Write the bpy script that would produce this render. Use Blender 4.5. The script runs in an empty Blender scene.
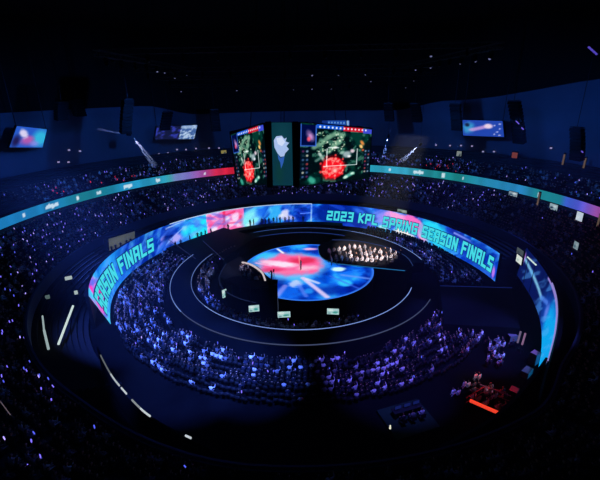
import bpy, bmesh, math, random
import numpy as np
from mathutils import Vector, Matrix

random.seed(7)
rng = np.random.default_rng(11)
S = bpy.context.scene
COL = S.collection
PI = math.pi
R_ = math.radians

# ------------------------------------------------------------------ camera
FPX, PITCH, ROLL, YAW, CAMZ, CAMD, CAMX = 400.0, .3637, -.0183, .0015, 26.8544, 57.5563, -.2734
EYE = np.array([CAMX, -CAMD, CAMZ])


def cam_vec(u, v, w):
    """camera-plane right, down and forward amounts -> world direction"""
    c, s = math.cos(ROLL), math.sin(ROLL)
    u, v = c * u + s * v, -s * u + c * v
    d = (u, w * math.cos(PITCH) - v * math.sin(PITCH), -w * math.sin(PITCH) - v * math.cos(PITCH))
    c, s = math.cos(YAW), math.sin(YAW)
    return np.array([c * d[0] + s * d[1], -s * d[0] + c * d[1], d[2]])


def at(px, py, z):
    """point at height z seen at a photograph pixel"""
    d = cam_vec((px - 300) / FPX, (py - 240) / FPX, 1)
    return EYE + d * ((z - CAMZ) / d[2])


def at_r(px, py, r):
    """point at distance r from the arena axis seen at a photograph pixel"""
    d = cam_vec((px - 300) / FPX, (py - 240) / FPX, 1)
    a = d[0] ** 2 + d[1] ** 2
    b = EYE[0] * d[0] + EYE[1] * d[1]
    c = EYE[0] ** 2 + EYE[1] ** 2 - r * r
    return EYE + d * ((-b + math.sqrt(b * b - a * c)) / a)


def at_y(px, py, y):
    d = cam_vec((px - 300) / FPX, (py - 240) / FPX, 1)
    return EYE + d * ((y - EYE[1]) / d[1])


RIGHT, DOWN, FWD = cam_vec(1, 0, 0), cam_vec(0, 1, 0), cam_vec(0, 0, 1)


def to_px(P):
    q = np.asarray(P, float) - EYE
    w = q @ FWD
    return 300 + FPX * (q @ RIGHT) / w, 240 + FPX * (q @ DOWN) / w, w


cam = bpy.data.cameras.new('camera')
cam.lens = 24.0
cam.sensor_width = 36.0
cam.clip_end = 400
co = bpy.data.objects.new('camera', cam)
COL.objects.link(co)
m3 = Matrix([list(RIGHT), list(-DOWN), list(-FWD)]).transposed()
co.matrix_world = Matrix.Translation(Vector(EYE)) @ m3.to_4x4()
S.camera = co
S.view_settings.view_transform = 'Standard'
S.view_settings.look = 'None'
S.view_settings.gamma = 1
S.view_settings.exposure = 0
S.view_settings.use_curve_mapping = False


# --------------------------------------------------------------- materials
def lin(c):
    c = np.asarray(c, float) / 255.0
    return np.where(c <= .04045, c / 12.92, ((c + .055) / 1.055) ** 2.4)


def L4(c):
    return tuple(float(x) for x in lin(c)) + (1.0,)


MATS = {}


def mat(name, rgb, rough=.7, metal=0, spec=.3, noise=0, scale=3.0):
    """matte surface; noise = strength of a procedural mottling of the base colour"""
    if name in MATS:
        return MATS[name]
    m = bpy.data.materials.new(name)
    m.use_nodes = True
    nt = m.node_tree
    b = nt.nodes['Principled BSDF']
    b.inputs['Base Color'].default_value = L4(rgb)
    b.inputs['Roughness'].default_value = rough
    b.inputs['Metallic'].default_value = metal
    b.inputs['Specular IOR Level'].default_value = spec
    if noise:
        tc = nt.nodes.new('ShaderNodeTexCoord')
        n = nt.nodes.new('ShaderNodeTexNoise')
        n.inputs['Scale'].default_value = scale
        n.inputs['Detail'].default_value = 5
        mx = nt.nodes.new('ShaderNodeMixRGB')
        mx.inputs[1].default_value = tuple(x * (1 - noise) for x in L4(rgb)[:3]) + (1,)
        mx.inputs[2].default_value = tuple(min(1, x * (1 + noise)) for x in L4(rgb)[:3]) + (1,)
        nt.links.new(tc.outputs['Object'], n.inputs['Vector'])
        nt.links.new(n.outputs['Fac'], mx.inputs[0])
        nt.links.new(mx.outputs[0], b.inputs['Base Color'])
    MATS[name] = m
    return m


def glow(name, rgb, strength=1.0, sample=True):
    if name in MATS:
        return MATS[name]
    m = bpy.data.materials.new(name)
    m.use_nodes = True
    nt = m.node_tree
    nt.nodes.clear()
    e = nt.nodes.new('ShaderNodeEmission')
    e.inputs[0].default_value = L4(rgb)
    e.inputs[1].default_value = strength
    o = nt.nodes.new('ShaderNodeOutputMaterial')
    nt.links.new(e.outputs[0], o.inputs[0])
    if not sample:
        m.cycles.emission_sampling = 'NONE'
    MATS[name] = m
    return m


def screen_mat(name, strength=1.0):
    """an LED screen: its picture is stored per LED cell in the colour attribute 'picture'"""
    m = bpy.data.materials.new(name)
    m.use_nodes = True
    nt = m.node_tree
    nt.nodes.clear()
    a = nt.nodes.new('ShaderNodeAttribute')
    a.attribute_name = 'picture'
    e = nt.nodes.new('ShaderNodeEmission')
    e.inputs[1].default_value = strength
    o = nt.nodes.new('ShaderNodeOutputMaterial')
    nt.links.new(a.outputs['Color'], e.inputs[0])
    nt.links.new(e.outputs[0], o.inputs[0])
    return m


BLACK = mat('black_paint', (18, 20, 25), .85, spec=.1)
DARKMETAL = mat('dark_metal', (38, 40, 48), .5, .6)
CONCRETE = mat('dark_concrete', (52, 56, 66), .9, noise=.35, scale=.8)
FLOORM = mat('black_floor', (13, 14, 18), .85, spec=.0, noise=.4, scale=.5)
STAND = mat('stand_concrete', (46, 50, 62), .9, noise=.3, scale=.6)
FASCIA = mat('fascia_panel', (70, 80, 105), .7, noise=.25, scale=.4)
WALLM = mat('outer_wall', (90, 100, 125), .9, noise=.25, scale=.15)
ROOFM = mat('roof_black', (12, 13, 17), .95)
DECK = mat('catwalk_deck', (13, 18, 24), .7, spec=.04, noise=.3, scale=.7)
SEATM = mat('dark_seat', (15, 16, 22), .7)
SCREEN = screen_mat('led_picture', 1.0)
STAGESCREEN = screen_mat('led_floor_picture', 1.0)


# ----------------------------------------------------------------- helpers
class MB:
    def __init__(s):
        s.v, s.f, s.mi = [], [], []

    def quad(s, a, b, c, d, mi=0):
        n = len(s.v)
        s.v += [tuple(a), tuple(b), tuple(c), tuple(d)]
        s.f.append((n, n + 1, n + 2, n + 3))
        s.mi.append(mi)

    def hexa(s, p, mi=0):
        """eight corners: bottom ring 0-3, top ring 4-7"""
        n = len(s.v)
        s.v += [tuple(map(float, q)) for q in p]
        for f in ((3, 2, 1, 0), (4, 5, 6, 7), (0, 1, 5, 4), (1, 2, 6, 5), (2, 3, 7, 6), (3, 0, 4, 7)):
            s.f.append(tuple(n + i for i in f))
            s.mi.append(mi)

    def box(s, c, size, rz=0, mi=0, rx=0):
        x, y, z = size[0] / 2, size[1] / 2, size[2] / 2
        M = Matrix.Translation(Vector([float(t) for t in c])) @ Matrix.Rotation(rz, 4, 'Z') @ Matrix.Rotation(rx, 4, 'X')
        s.hexa([M @ Vector(q) for q in ((-x, -y, -z), (x, -y, -z), (x, y, -z), (-x, y, -z), (-x, -y, z), (x, -y, z), (x, y, z), (-x, y, z))], mi)

    def tube(s, a, b, r, r2=None, n=8, mi=0, caps=True):
        a, b = Vector([float(t) for t in a]), Vector([float(t) for t in b])
        r2 = r if r2 is None else r2
        d = (b - a).normalized()
        u = d.orthogonal().normalized()
        w = d.cross(u)
        k = len(s.v)
        for p, q in ((a, r), (b, r2)):
            for i in range(n):
                t = 2 * PI * i / n
                s.v.append(tuple(p + (u * math.cos(t) + w * math.sin(t)) * q))
        for i in range(n):
            j = (i + 1) % n
            s.f.append((k + i, k + j, k + n + j, k + n + i))
            s.mi.append(mi)
        if caps:
            s.f.append(tuple(k + i for i in reversed(range(n))))
            s.f.append(tuple(k + n + i for i in range(n)))
            s.mi += [mi, mi]

    def sweep(s, prof, a0, a1, n, sx=1.0, sy=1.0, cx=0.0, cy=0.0, mi=0, closed=True, caps=True):
        """profile of (radius, z) points turned about the axis from angle a0 to a1 (degrees)"""
        k, m = len(s.v), len(prof)
        full = abs(a1 - a0) >= 359.9
        cnt = n if full else n + 1
        for i in range(cnt):
            t = R_(a0 + (a1 - a0) * i / n)
            for r, z in prof:
                s.v.append((cx + r * sx * math.cos(t), cy + r * sy * math.sin(t), z))
        for i in range(n):
            i2 = (i + 1) % cnt
            for j in range(m if closed else m - 1):
                j2 = (j + 1) % m
                s.f.append((k + i * m + j, k + i2 * m + j, k + i2 * m + j2, k + i * m + j2))
                s.mi.append(mi)
        if caps and closed and not full:
            s.f.append(tuple(k + j for j in range(m)))
            s.f.append(tuple(k + (cnt - 1) * m + j for j in reversed(range(m))))
            s.mi += [mi, mi]

    def wallcurve(s, pts, z0, z1, th, mi=0):
        """a standing wall of thickness th along plan points"""
        P = [Vector((p[0], p[1])) for p in pts]
        k = len(s.v)
        for i, p in enumerate(P):
            t = (P[min(i + 1, len(P) - 1)] - P[max(i - 1, 0)]).normalized()
            nn = Vector((-t.y, t.x)) * th / 2
            za = z0[i] if isinstance(z0, (list, tuple)) else z0
            zb = z1[i] if isinstance(z1, (list, tuple)) else z1
            for q, z in ((p - nn, za), (p + nn, za), (p + nn, zb), (p - nn, zb)):
                s.v.append((q.x, q.y, z))
        for i in range(len(P) - 1):
            for j in range(4):
                j2 = (j + 1) % 4
                s.f.append((k + i * 4 + j, k + i * 4 + j2, k + i * 4 + 4 + j2, k + i * 4 + 4 + j))
                s.mi.append(mi)
        s.f.append((k + 3, k + 2, k + 1, k))
        e = k + (len(P) - 1) * 4
        s.f.append((e, e + 1, e + 2, e + 3))
        s.mi += [mi, mi]

    def add(s, V, F, MI, M):
        k = len(s.v)
        s.v += [tuple(M @ Vector(q)) for q in V]
        s.f += [tuple(k + i for i in f) for f in F]
        s.mi += list(MI)

    def build(s, name, mats, parent=None, smooth=False):
        me = bpy.data.meshes.new(name)
        me.from_pydata(s.v, [], s.f)
        for m in (mats if isinstance(mats, (list, tuple)) else [mats]):
            me.materials.append(m)
        if any(s.mi):
            me.polygons.foreach_set('material_index', s.mi)
        bm = bmesh.new()
        bm.from_mesh(me)
        bmesh.ops.recalc_face_normals(bm, faces=bm.faces)
        bm.to_mesh(me)
        bm.free()
        if smooth:
            me.polygons.foreach_set('use_smooth', [True] * len(me.polygons))
        me.update()
        o = bpy.data.objects.new(name, me)
        COL.objects.link(o)
        if parent is not None:
            o.parent = parent
            o.matrix_parent_inverse = parent_inv(parent)
        return o


def parent_inv(p):
    M = Matrix.LocRotScale(p.location, p.rotation_euler, p.scale)
    return M.inverted()


def tag(o, label=None, cat=None, group=None, kind=None):
    if label:
        o['label'] = label
    if cat:
        o['category'] = cat
    if group:
        o['group'] = group
    if kind:
        o['kind'] = kind
    return o


def thing(name, label, cat, loc=(0, 0, 0), rz=0, group=None):
    o = bpy.data.objects.new(name, None)
    COL.objects.link(o)
    o.empty_display_size = .2
    o.location = [float(t) for t in loc]
    o.rotation_euler = (0, 0, rz)
    return tag(o, label, cat, group)


def local(mb, name, mats, parent, smooth=False):
    """a part whose coordinates are already local to its thing"""
    o = mb.build(name, mats, None, smooth)
    o.parent = parent
    return o


def copy_tree(o, parent=None):
    c = o.copy()
    COL.objects.link(c)
    c.parent = parent
    for ch in list(KIDS.get(o.name, [])):
        copy_tree(ch, c)
    return c


KIDS = {}


def struct(mb, name, mats, smooth=False):
    return tag(mb.build(name, mats, None, smooth), kind='structure')


# ------------------------------------------------------- pictures on screens
def _hash(ix, iy, seed):
    h = (ix.astype(np.int64) * 374761393 + iy.astype(np.int64) * 668265263 + seed * 974634777) & 0x7fffffff
    h = (h ^ (h >> 13)) * 1274126177 & 0x7fffffff
    return ((h ^ (h >> 16)) & 0xffff) / 65535.0


def vnoise(x, y, seed=0):
    ix, iy = np.floor(x), np.floor(y)
    fx, fy = x - ix, y - iy
    fx, fy = fx * fx * (3 - 2 * fx), fy * fy * (3 - 2 * fy)
    a, b = _hash(ix, iy, seed), _hash(ix + 1, iy, seed)
    c, d = _hash(ix, iy + 1, seed), _hash(ix + 1, iy + 1, seed)
    return (a + (b - a) * fx) * (1 - fy) + (c + (d - c) * fx) * fy


def fbm(x, y, seed=0, o=4):
    r, w = 0, .5
    for k in range(o):
        r = r + w * vnoise(x * 2 ** k, y * 2 ** k, seed + k)
        w *= .5
    return r / (1 - .5 ** o)


class Art:
    """paints the picture a screen shows; x, y are the screen's own coordinates"""

    def __init__(s, x, y, base):
        s.x, s.y = x, y
        s.c = np.zeros((len(x), 3)) + np.asarray(base, float)

    def mix(s, w, col):
        w = np.clip(w, 0, 1)[:, None]
        s.c = s.c * (1 - w) + np.asarray(col, float) * w

    def blob(s, x, y, rx, ry, col, a=1, rot=0, soft=.5, rough=0, seed=1, fq=1.0):
        dx, dy = s.x - x, s.y - y
        c, q = math.cos(R_(rot)), math.sin(R_(rot))
        u, v = (c * dx + q * dy) / rx, (-q * dx + c * dy) / ry
        d = np.sqrt(u * u + v * v)
        if rough:
            d = d + rough * (fbm(s.x * fq, s.y * fq, seed) - .5) * 2
        s.mix(a * np.clip((1 - d) / max(soft, 1e-3), 0, 1), col)

    def rect(s, x0, y0, x1, y1, col, a=1):
        s.mix(a * ((s.x >= x0) & (s.x <= x1) & (s.y >= y0) & (s.y <= y1)).astype(float), col)

    def line(s, x0, y0, x1, y1, w, col, a=1):
        dx, dy = x1 - x0, y1 - y0
        l2 = dx * dx + dy * dy
        t = np.clip(((s.x - x0) * dx + (s.y - y0) * dy) / l2, 0, 1)
        d = np.hypot(s.x - x0 - t * dx, s.y - y0 - t * dy)
        s.mix(a * np.clip(1.5 - d / w, 0, 1), col)

    def streaks(s, ang, fx, fy, col, a=1, th=.6, seed=3):
        c, q = math.cos(R_(ang)), math.sin(R_(ang))
        u, v = c * s.x + q * s.y, -q * s.x + c * s.y
        n = fbm(u * fx, v * fy, seed, 3)
        s.mix(a * np.clip((n - th) / .12, 0, 1), col)


def screen_mesh(name, P, nu, nv, art, parent, m=SCREEN, flip=False):
    """(nu+1) x (nv+1) grid of LED cells"""
    me = bpy.data.meshes.new(name)
    F = []
    for i in range(nu):
        for j in range(nv):
            a = i * (nv + 1) + j
            q = (a, a + nv + 1, a + nv + 2, a + 1)
            F.append(q[::-1] if flip else q)
    me.from_pydata([tuple(p) for p in P], [], F)
    ca = me.color_attributes.new('picture', 'FLOAT_COLOR', 'POINT')
    rgba = np.ones((len(P), 4), np.float32)
    rgba[:, :3] = lin(np.clip(art.c, 0, 255))
    ca.data.foreach_set('color', rgba.ravel())
    me.materials.append(m)
    o = bpy.data.objects.new(name, me)
    COL.objects.link(o)
    if parent is not None:
        o.parent = parent
        o.matrix_parent_inverse = parent_inv(parent)
    return o


def quad_screen(name, tl, tr, br, bl, nu, nv, paint, parent, m=SCREEN):
    """flat screen between four corners; paint(art) works in u 0..1 (left to right), v 0..1 (bottom to top)"""
    U, V = np.meshgrid(np.linspace(0, 1, nu + 1), np.linspace(0, 1, nv + 1), indexing='ij')
    U, V = U.ravel(), V.ravel()
    tl, tr, br, bl = (np.asarray(q, float) for q in (tl, tr, br, bl))
    P = ((1 - U) * (1 - V))[:, None] * bl + (U * (1 - V))[:, None] * br + (U * V)[:, None] * tr + ((1 - U) * V)[:, None] * tl
    art = Art(U, V, (0, 0, 0))
    paint(art)
    return screen_mesh(name, P, nu, nv, art, parent, m)


def smoothstep(t):
    t = min(1., max(0., t))
    return t * t * (3 - 2 * t)


def bulge(a):
    """the balcony stands farther out at the near right"""
    a = (a + 180) % 360 - 180
    return 1.6 * smoothstep((a + 125) / 30) * smoothstep((-48 - a) / 14)


def warp(mb):
    out = []
    for x, y, z in mb.v:
        r, t = math.hypot(x, y), math.atan2(y, x)
        r += bulge(math.degrees(t))
        out.append((r * math.cos(t), r * math.sin(t), z))
    mb.v = out
    return mb


# ------------------------------------------------------------- arena shell
FZ = -1.8            # floor level of the hall
mb = MB()
mb.sweep([(0.01, FZ), (66, FZ), (66, FZ - .3), (0.01, FZ - .3)], 0, 360, 96)
struct(mb, 'floor', FLOORM)
mb = MB()
mb.sweep([(64.5, 6), (65, 6), (65, 29), (64.5, 29)], 0, 360, 120)
struct(mb, 'wall_outer', WALLM)
mb = MB()
mb.sweep([(63.2, 23.2), (65.2, 23.2), (65.2, 40), (63.2, 40)], 0, 360, 120)
mb.v = [(x, y, z + (4.6 * smoothstep((52 - math.degrees(math.atan2(y, x))) / 34) if z < 24 and x > 0 else 0) - (2.6 * smoothstep((math.degrees(math.atan2(y, x)) - 52) / 14) * smoothstep((128 - math.degrees(math.atan2(y, x))) / 12) if z < 24 else 0)) for x, y, z in mb.v]
struct(mb, 'wall_valance', ROOFM)
mb = MB()
mb.sweep([(0.01, 40), (66, 40), (66, 40.4), (0.01, 40.4)], 0, 360, 96)
struct(mb, 'ceiling', ROOFM)


def steps(r0, z0, tread, rise, n, zbase, extra=None):
    """stepped stand section: closed profile"""
    p = [(r0, zbase)]
    r, z = r0, z0
    for k in range(n):
        p += [(r, z), (r + tread, z)]
        r += tread
        z += rise
    p.append((r, zbase))
    return p


# lower stand between the screen and the balcony front, empty and dark
mb = MB()
mb.sweep(steps(30.6, FZ + .5, .62, .33, 9, FZ), 4, 232, 150)
struct(mb, 'stand_lower', mat('lower_stand', (20, 22, 26), .9, noise=.3))
mb = MB()
for k in range(9):
    mb.sweep([(30.58 + .62 * k, FZ + .5 + .33 * k), (30.66 + .62 * k, FZ + .5 + .33 * k), (30.66 + .62 * k, FZ + .53 + .33 * k), (30.58 + .62 * k, FZ + .53 + .33 * k)], 171, 186, 24)
struct(mb, 'trim_steps', mat('step_nosing', (105, 118, 118), .7))
# balcony front (rail fascia) and the middle stand behind it
RAIL = 36.2
mb = MB()
mb.sweep([(RAIL, FZ), (RAIL + .35, FZ), (RAIL + .35, 2.9), (RAIL, 2.9)], 0, 360, 180)
struct(warp(mb), 'wall_balcony', CONCRETE)
mb = MB()
mb.sweep([(RAIL - .12, 1.5), (RAIL + .0, 1.5), (RAIL + .1, 3.05), (RAIL - .08, 3.05)], 0, 360, 180)
struct(warp(mb), 'trim_balcony', FASCIA)
MT_R, MT_Z, MT_T, MT_H, MT_N = RAIL + .6, 1.75, .86, .2, 14
mb = MB()
mb.sweep(steps(RAIL + .35, MT_Z, MT_T, MT_H, MT_N, FZ), 0, 360, 180)
struct(warp(mb), 'stand_middle', STAND)
RB = 48.9
mb = MB()   # wall behind the middle stand, under the upper stand
mb.sweep([(RB - .3, 1.0), (RB, 1.0), (RB, 5.7), (RB - .3, 5.7)], -42, 222, 140)
struct(mb, 'wall_concourse', CONCRETE)
UT_R, UT_Z, UT_T, UT_H, UT_N = 51.8, 6.9, .9, .34, 13
mb = MB()
pr = steps(UT_R - .3, UT_Z, UT_T, UT_H, UT_N, 5.6)
mb.sweep(pr, -42, 222, 140)
struct(mb, 'stand_upper', STAND)

# ------------------------------------------------------------- ribbon board
RX, RY, RZ0, RZ1 = 49.7, 51.04, 5.85, 7.59
rib = thing('ribbon_display', 'thin ribbon display ringing the front of the upper stand, blue with a red stretch', 'screen', (0, RY, RZ0))
A0, A1 = 222.0, -42.0
nu, nv = 900, 8
A, V = np.meshgrid(np.linspace(A0, A1, nu + 1), np.linspace(0, 1, nv + 1), indexing='ij')
A, V = A.ravel(), V.ravel()
P = np.stack([RX * np.cos(np.radians(A)), RY * np.sin(np.radians(A)), RZ0 + V * (RZ1 - RZ0)], 1)
art = Art(A, V, (20, 120, 175))
# colours in order along the ring (degrees)
STOPS = [(222, (30, 130, 190)), (170, (28, 125, 190)), (160, (25, 120, 165)), (154, (24, 120, 130)), (148, (24, 128, 150)), (143, (34, 140, 188)), (137, (38, 148, 192)),
         (131, (45, 155, 185)), (129.5, (60, 150, 160)), (128, (110, 130, 190)), (124, (120, 110, 190)), (119, (165, 70, 150)), (116, (200, 40, 80)), (108, (215, 25, 45)), (101, (220, 20, 40)),
         (99, (215, 20, 40)), (98.5, (40, 170, 190)), (80, (40, 160, 190)), (58, (45, 160, 195)), (50, (30, 130, 140)), (42, (25, 128, 130)), (34, (40, 145, 190)), (25, (40, 130, 190)), (21, (25, 120, 130)), (15.5, (25, 120, 135)), (14, (60, 100, 215)), (11, (80, 90, 215)), (7, (150, 80, 170)), (2, (190, 70, 140)), (-42, (60, 60, 150))]
sa = np.array([q[0] for q in STOPS][::-1])
for k in range(3):
    art.c[:, k] = np.interp(A, sa, [q[1][k] for q in STOPS][::-1])
art.c *= (.9 + .2 * vnoise(A * .7, V * 0, 5))[:, None]
# small pale marks of the advertisements, too small in the photograph to read


def advert(a, w, kind=0):
    if kind == 1:     # a crest-like mark
        art.blob(a, .5, .35, .33, (235, 245, 250), .95, soft=.4)
        art.blob(a, .55, .13, .16, (25, 120, 140), .9, soft=.6)
        return
    n = max(3, int(w / .28))
    for k in range(n):
        x = a + w / 2 - (k + .5) * w / n
        hgt = .18 + .1 * random.random()
        art.rect(x - .09, .5 - hgt, x + .09, .5 + hgt * random.uniform(.5, 1.2), (225, 240, 250), .85)


for a, w, k in ((169, 1.6, 0), (161.5, 3.2, 0), (155, .8, 1), (149.2, 1.6, 0), (142, 3.4, 0), (133.5, 2.2, 0), (118.8, 1.4, 0), (108.5, 2.6, 0), (79, 2.6, 0), (69, 1.2, 0), (61, 2.4, 0),
                (53.5, 3, 0), (46.5, 1.3, 0), (40, 1.6, 0), (32.5, 3.0, 0), (21.5, 1.6, 0), (14.5, 1.5, 0)):
    advert(a, w, k)
screen_mesh('display_panel', P, nu, nv, art, rib)
mb = MB()
mb.sweep([(RX + .05, RZ0 - .15), (RX + .9, RZ0 - .15), (RX + .9, RZ1 + .2), (RX + .05, RZ1 + .2), (RX + .05, RZ1 + .05), (RX + .1, RZ1 + .03), (RX + .1, RZ0 - .03), (RX + .05, RZ0 - .03)], 222, -42, 180, 1, RY / RX)
mb.build('display_housing', BLACK, rib)

# ------------------------------------------------- curved screen at the floor
LCX, LRX, LRY, LZ0, LZ1 = -.46, 29.25, 27.65, -1.82, 2.9


def led_pt(a, z, inset=0.0):
    t = np.radians(a)
    k = inset - flare(a)
    return LCX + (LRX - k) * np.cos(t), (LRY - k) * np.sin(t), z


def flare(a):
    """the right end swings outwards"""
    return np.clip((20 - a) / 24, 0, 1) ** 1.3 * 1.25 + np.clip((a - 165) / 35, 0, 1) * .45


def lean(a):
    """the screen leans a little towards its left end"""
    return np.clip((a - 150) / 50, 0, 1) * 1.75


led = thing('curved_display', 'long curved screen behind the floor seats reading 2023 KPL SPRING SEASON FINALS', 'screen', (LCX, LRY, LZ0))
nu, nv = 760, 28
A0, A1 = 207.5, -4.0
A, V = np.meshgrid(np.linspace(A0, A1, nu + 1), np.linspace(0, 1, nv + 1), indexing='ij')
A, V = A.ravel(), V.ravel()
ins = lean(A) * (1 - V)
P = np.stack([*led_pt(A, LZ0 + V * (LZ1 - LZ0), ins)], 1)
X = -A * .5           # metres along the wall, rising to the right
Y = V * 4.7
art = Art(X, Y, (16, 66, 178))


def wx(a):
    return -a * .5


n1 = fbm(X * .16, Y * .35 + X * .1, 21, 4)
n2 = fbm(X * .3 + 9, Y * .6 - X * .25, 33, 4)
art.mix((n1 - .52) * 4, (12, 30, 110))
art.mix((n2 - .5) * 6, (56, 160, 240))
# left end: magenta patch, cyan below, blue behind the words
for a0, a1, col, al in ((214, 192, (80, 205, 235), .9), (194, 170, (36, 140, 215), .8), (176, 154, (14, 52, 150), .85)):
    art.blob(wx((a0 + a1) / 2), 2.3, abs(a0 - a1) * .36, 4.5, col, al, soft=.5, rough=.25, seed=4, fq=.3)
art.streaks(40, .3, 1.2, (90, 190, 245), .28, .56, 43)
art.blob(wx(199), 3.2, 2.8, 2.6, (235, 70, 180), .97, 30, .35, .3, 8, .7)
art.blob(wx(205), 2.2, 1.6, 1.6, (225, 90, 190), .9, 0, .5, .3, 8, .7)
art.blob(wx(208), 3.9, 1.2, 1.0, (215, 120, 210), .8, 0, .6)
art.blob(wx(196), 4.0, 2.4, .9, (190, 140, 225), .8, -20, .6)
art.blob(wx(212), .8, 1.2, 2.2, (205, 230, 240), .85, 0, .6)
art.blob(wx(183), 4.0, 3.5, .8, (60, 160, 235), .8, 10, .7)
art.blob(wx(151), 2.6, 1.0, .5, (170, 150, 235), .9, 25, .5)
art.blob(wx(152), 1.6, 1.6, .4, (120, 120, 225), .8, 25, .6)
# back left: navy with pale strokes, then a lavender bloom, cyan wash
art.blob(wx(148), 2.4, 2.2, 3, (10, 30, 110), .85, soft=.6)
art.line(wx(150), 1.0, wx(141), 3.2, .14, (150, 190, 245), .8)
art.line(wx(149), 4.1, wx(140), 4.5, .1, (210, 225, 250), .9)
art.blob(wx(145), 1.5, 2.0, 1.2, (165, 160, 245), .97, 10, .6, .35, 12, .9)
art.blob(wx(140), 2.9, 1.1, .9, (170, 190, 245), .8, 30, .6, .3, 3, .9)
art.blob(wx(133), 2.4, 4.2, 3.4, (45, 205, 232), 1, soft=.3, rough=.3, seed=6, fq=.45)
art.streaks(60, .4, 1.1, (130, 225, 245), .35, .6, 45)
art.blob(wx(134.5), 3.3, 1.0, 1.5, (90, 120, 220), .7, 25, .6)
art.blob(wx(136), 1.2, 1.6, .7, (120, 210, 240), .7, 0, .7)
# the pink panel
pw = ((A <= 130.2) & (A >= 113.6)).astype(float)
art.mix(pw, (238, 105, 165))
pn = fbm(X * .55, Y * .6, 71, 3)
art.mix(pw * np.clip((pn - .52) * 6, 0, 1), (245, 190, 220))
art.blob(wx(127.3), 1.2, 1.1, .75, (250, 215, 235), .95, 0, .5)
art.blob(wx(121.5), 3.0, 1.1, .7, (250, 215, 235), .95, 0, .5)
art.blob(wx(117.5), 2.7, .9, .8, (250, 205, 230), .9, 0, .5)
art.blob(wx(126.5), 3.2, 1.0, .55, (245, 165, 205), .8, 0, .5)
art.line(wx(122.8), .2, wx(122.2), 4.6, .28, (220, 40, 80), .8)
art.line(wx(122.6), 3.6, wx(117.5), 4.2, .2, (215, 45, 90), .7)
art.line(wx(129), 2.2, wx(114.5), 1.6, .22, (215, 70, 130), .7)
art.blob(wx(114.8), 2.4, .6, 2.2, (220, 50, 90), .7, 12, .7)
# right of it: pale cyan, blues, a lilac mountain-like bloom
art.blob(wx(110.5), 2.0, 2.4, 3.0, (125, 215, 245), 1, -20, .5, .3, 2, .6)
art.blob(wx(111), .8, 1.4, .7, (190, 235, 245), .85, 0, .6)
art.blob(wx(106), 3.3, 1.8, 1.5, (40, 110, 220), .8, 20, .6)
art.streaks(25, .25, 1.3, (95, 150, 240), .45, .55, 41)
art.blob(wx(95), 1.7, 2.4, .75, (175, 175, 240), .95, 0, .4, .4, 5, 1.0)
art.blob(wx(95.6), 2.7, 1.1, 1.1, (200, 200, 248), .95, 15, .5, .3, 9, 1.1)
art.blob(wx(97.5), 2.2, .8, .6, (220, 225, 250), .8, 20, .6)
art.blob(wx(88.5), 2.3, 1.6, 2.6, (12, 42, 150), .9, soft=.5)
art.line(wx(89), 2.5, wx(84.3), 2.7, .1, (130, 170, 250), .8)
art.line(wx(84.4), .4, wx(84.1), 4.6, .14, (150, 190, 250), .9)
# navy panel with the first words
art.blob(wx(70), 2.4, 7.2, 3.4, (12, 40, 142), .9, soft=.25, rough=.12, seed=8, fq=.4)
art.streaks(-18, .25, 1.1, (50, 90, 210), .5, .56, 51)
art.blob(wx(63), 3.6, 2.2, .8, (60, 120, 230), .75, -20, .6)
art.blob(wx(58), 1.0, 1.3, .9, (110, 110, 230), .7, 0, .6)
# pink cloud behind SPRING and SEASON, cyan after it
art.blob(wx(51), 3.0, 3.8, 2.2, (150, 140, 235), .85, 0, .5, .35, 10, .5)
art.blob(wx(46), 3.6, 3.2, 1.3, (245, 150, 205), 1, -10, .35, .4, 13, .6)
art.blob(wx(38), 3.0, 3.0, 1.6, (242, 110, 185), 1, -15, .3, .45, 14, .6)
art.blob(wx(34), 1.2, 2.2, 1.1, (245, 160, 205), .95, -15, .5, .3, 15, .6)
art.blob(wx(43), .8, 3.2, .8, (232, 232, 250), .97, -8, .4, .4, 16, .8)
art.blob(wx(52.5), .9, 1.6, .6, (160, 220, 245), .9, 0, .6)
art.blob(wx(28), 2.5, 4.4, 3.4, (50, 205, 230), .95, -20, .5, .35, 17, .5)
art.blob(wx(20), 1.5, 2.6, 2.2, (28, 130, 205), .7, 0, .6, .3, 18, .5)
art.blob(wx(17), 4.0, 3.4, .9, (30, 50, 150), .9, -10, .6)
art.line(wx(19), 4.1, wx(11), 3.9, .16, (150, 165, 245), .8)
art.blob(wx(6), 2.4, 5.0, 3.4, (14, 50, 150), .8, soft=.6, rough=.2, seed=19, fq=.4)
art.blob(wx(-2.4), 1.2, .5, 1.3, (190, 120, 220), .9, 0, .5)
art.c = np.clip((art.c - 70) * 1.22 + 66, 0, 255)
led_panel = screen_mesh('display_panel', P, nu, nv, art, led)
# cabinet behind the picture
mb = MB()
pts = [led_pt(a, 0, -.25)[:2] for a in np.linspace(A0, A1, 150)]
mb.wallcurve(pts, LZ0 + .02, LZ1, .4)
mb.build('display_cabinet', BLACK, led)
mb = MB()
pts = [(LCX + (LRX - .04) * math.cos(R_(a)), (LRY - .04) * math.sin(R_(a))) for a in np.linspace(147, 84, 80)]
mb.wallcurve(pts, LZ1 - .02, LZ1 + .12, .1)
tag(mb.build('edge_light', glow('edge_white', (190, 215, 245), .9), led), 'pale strip of light along the top edge')


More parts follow.
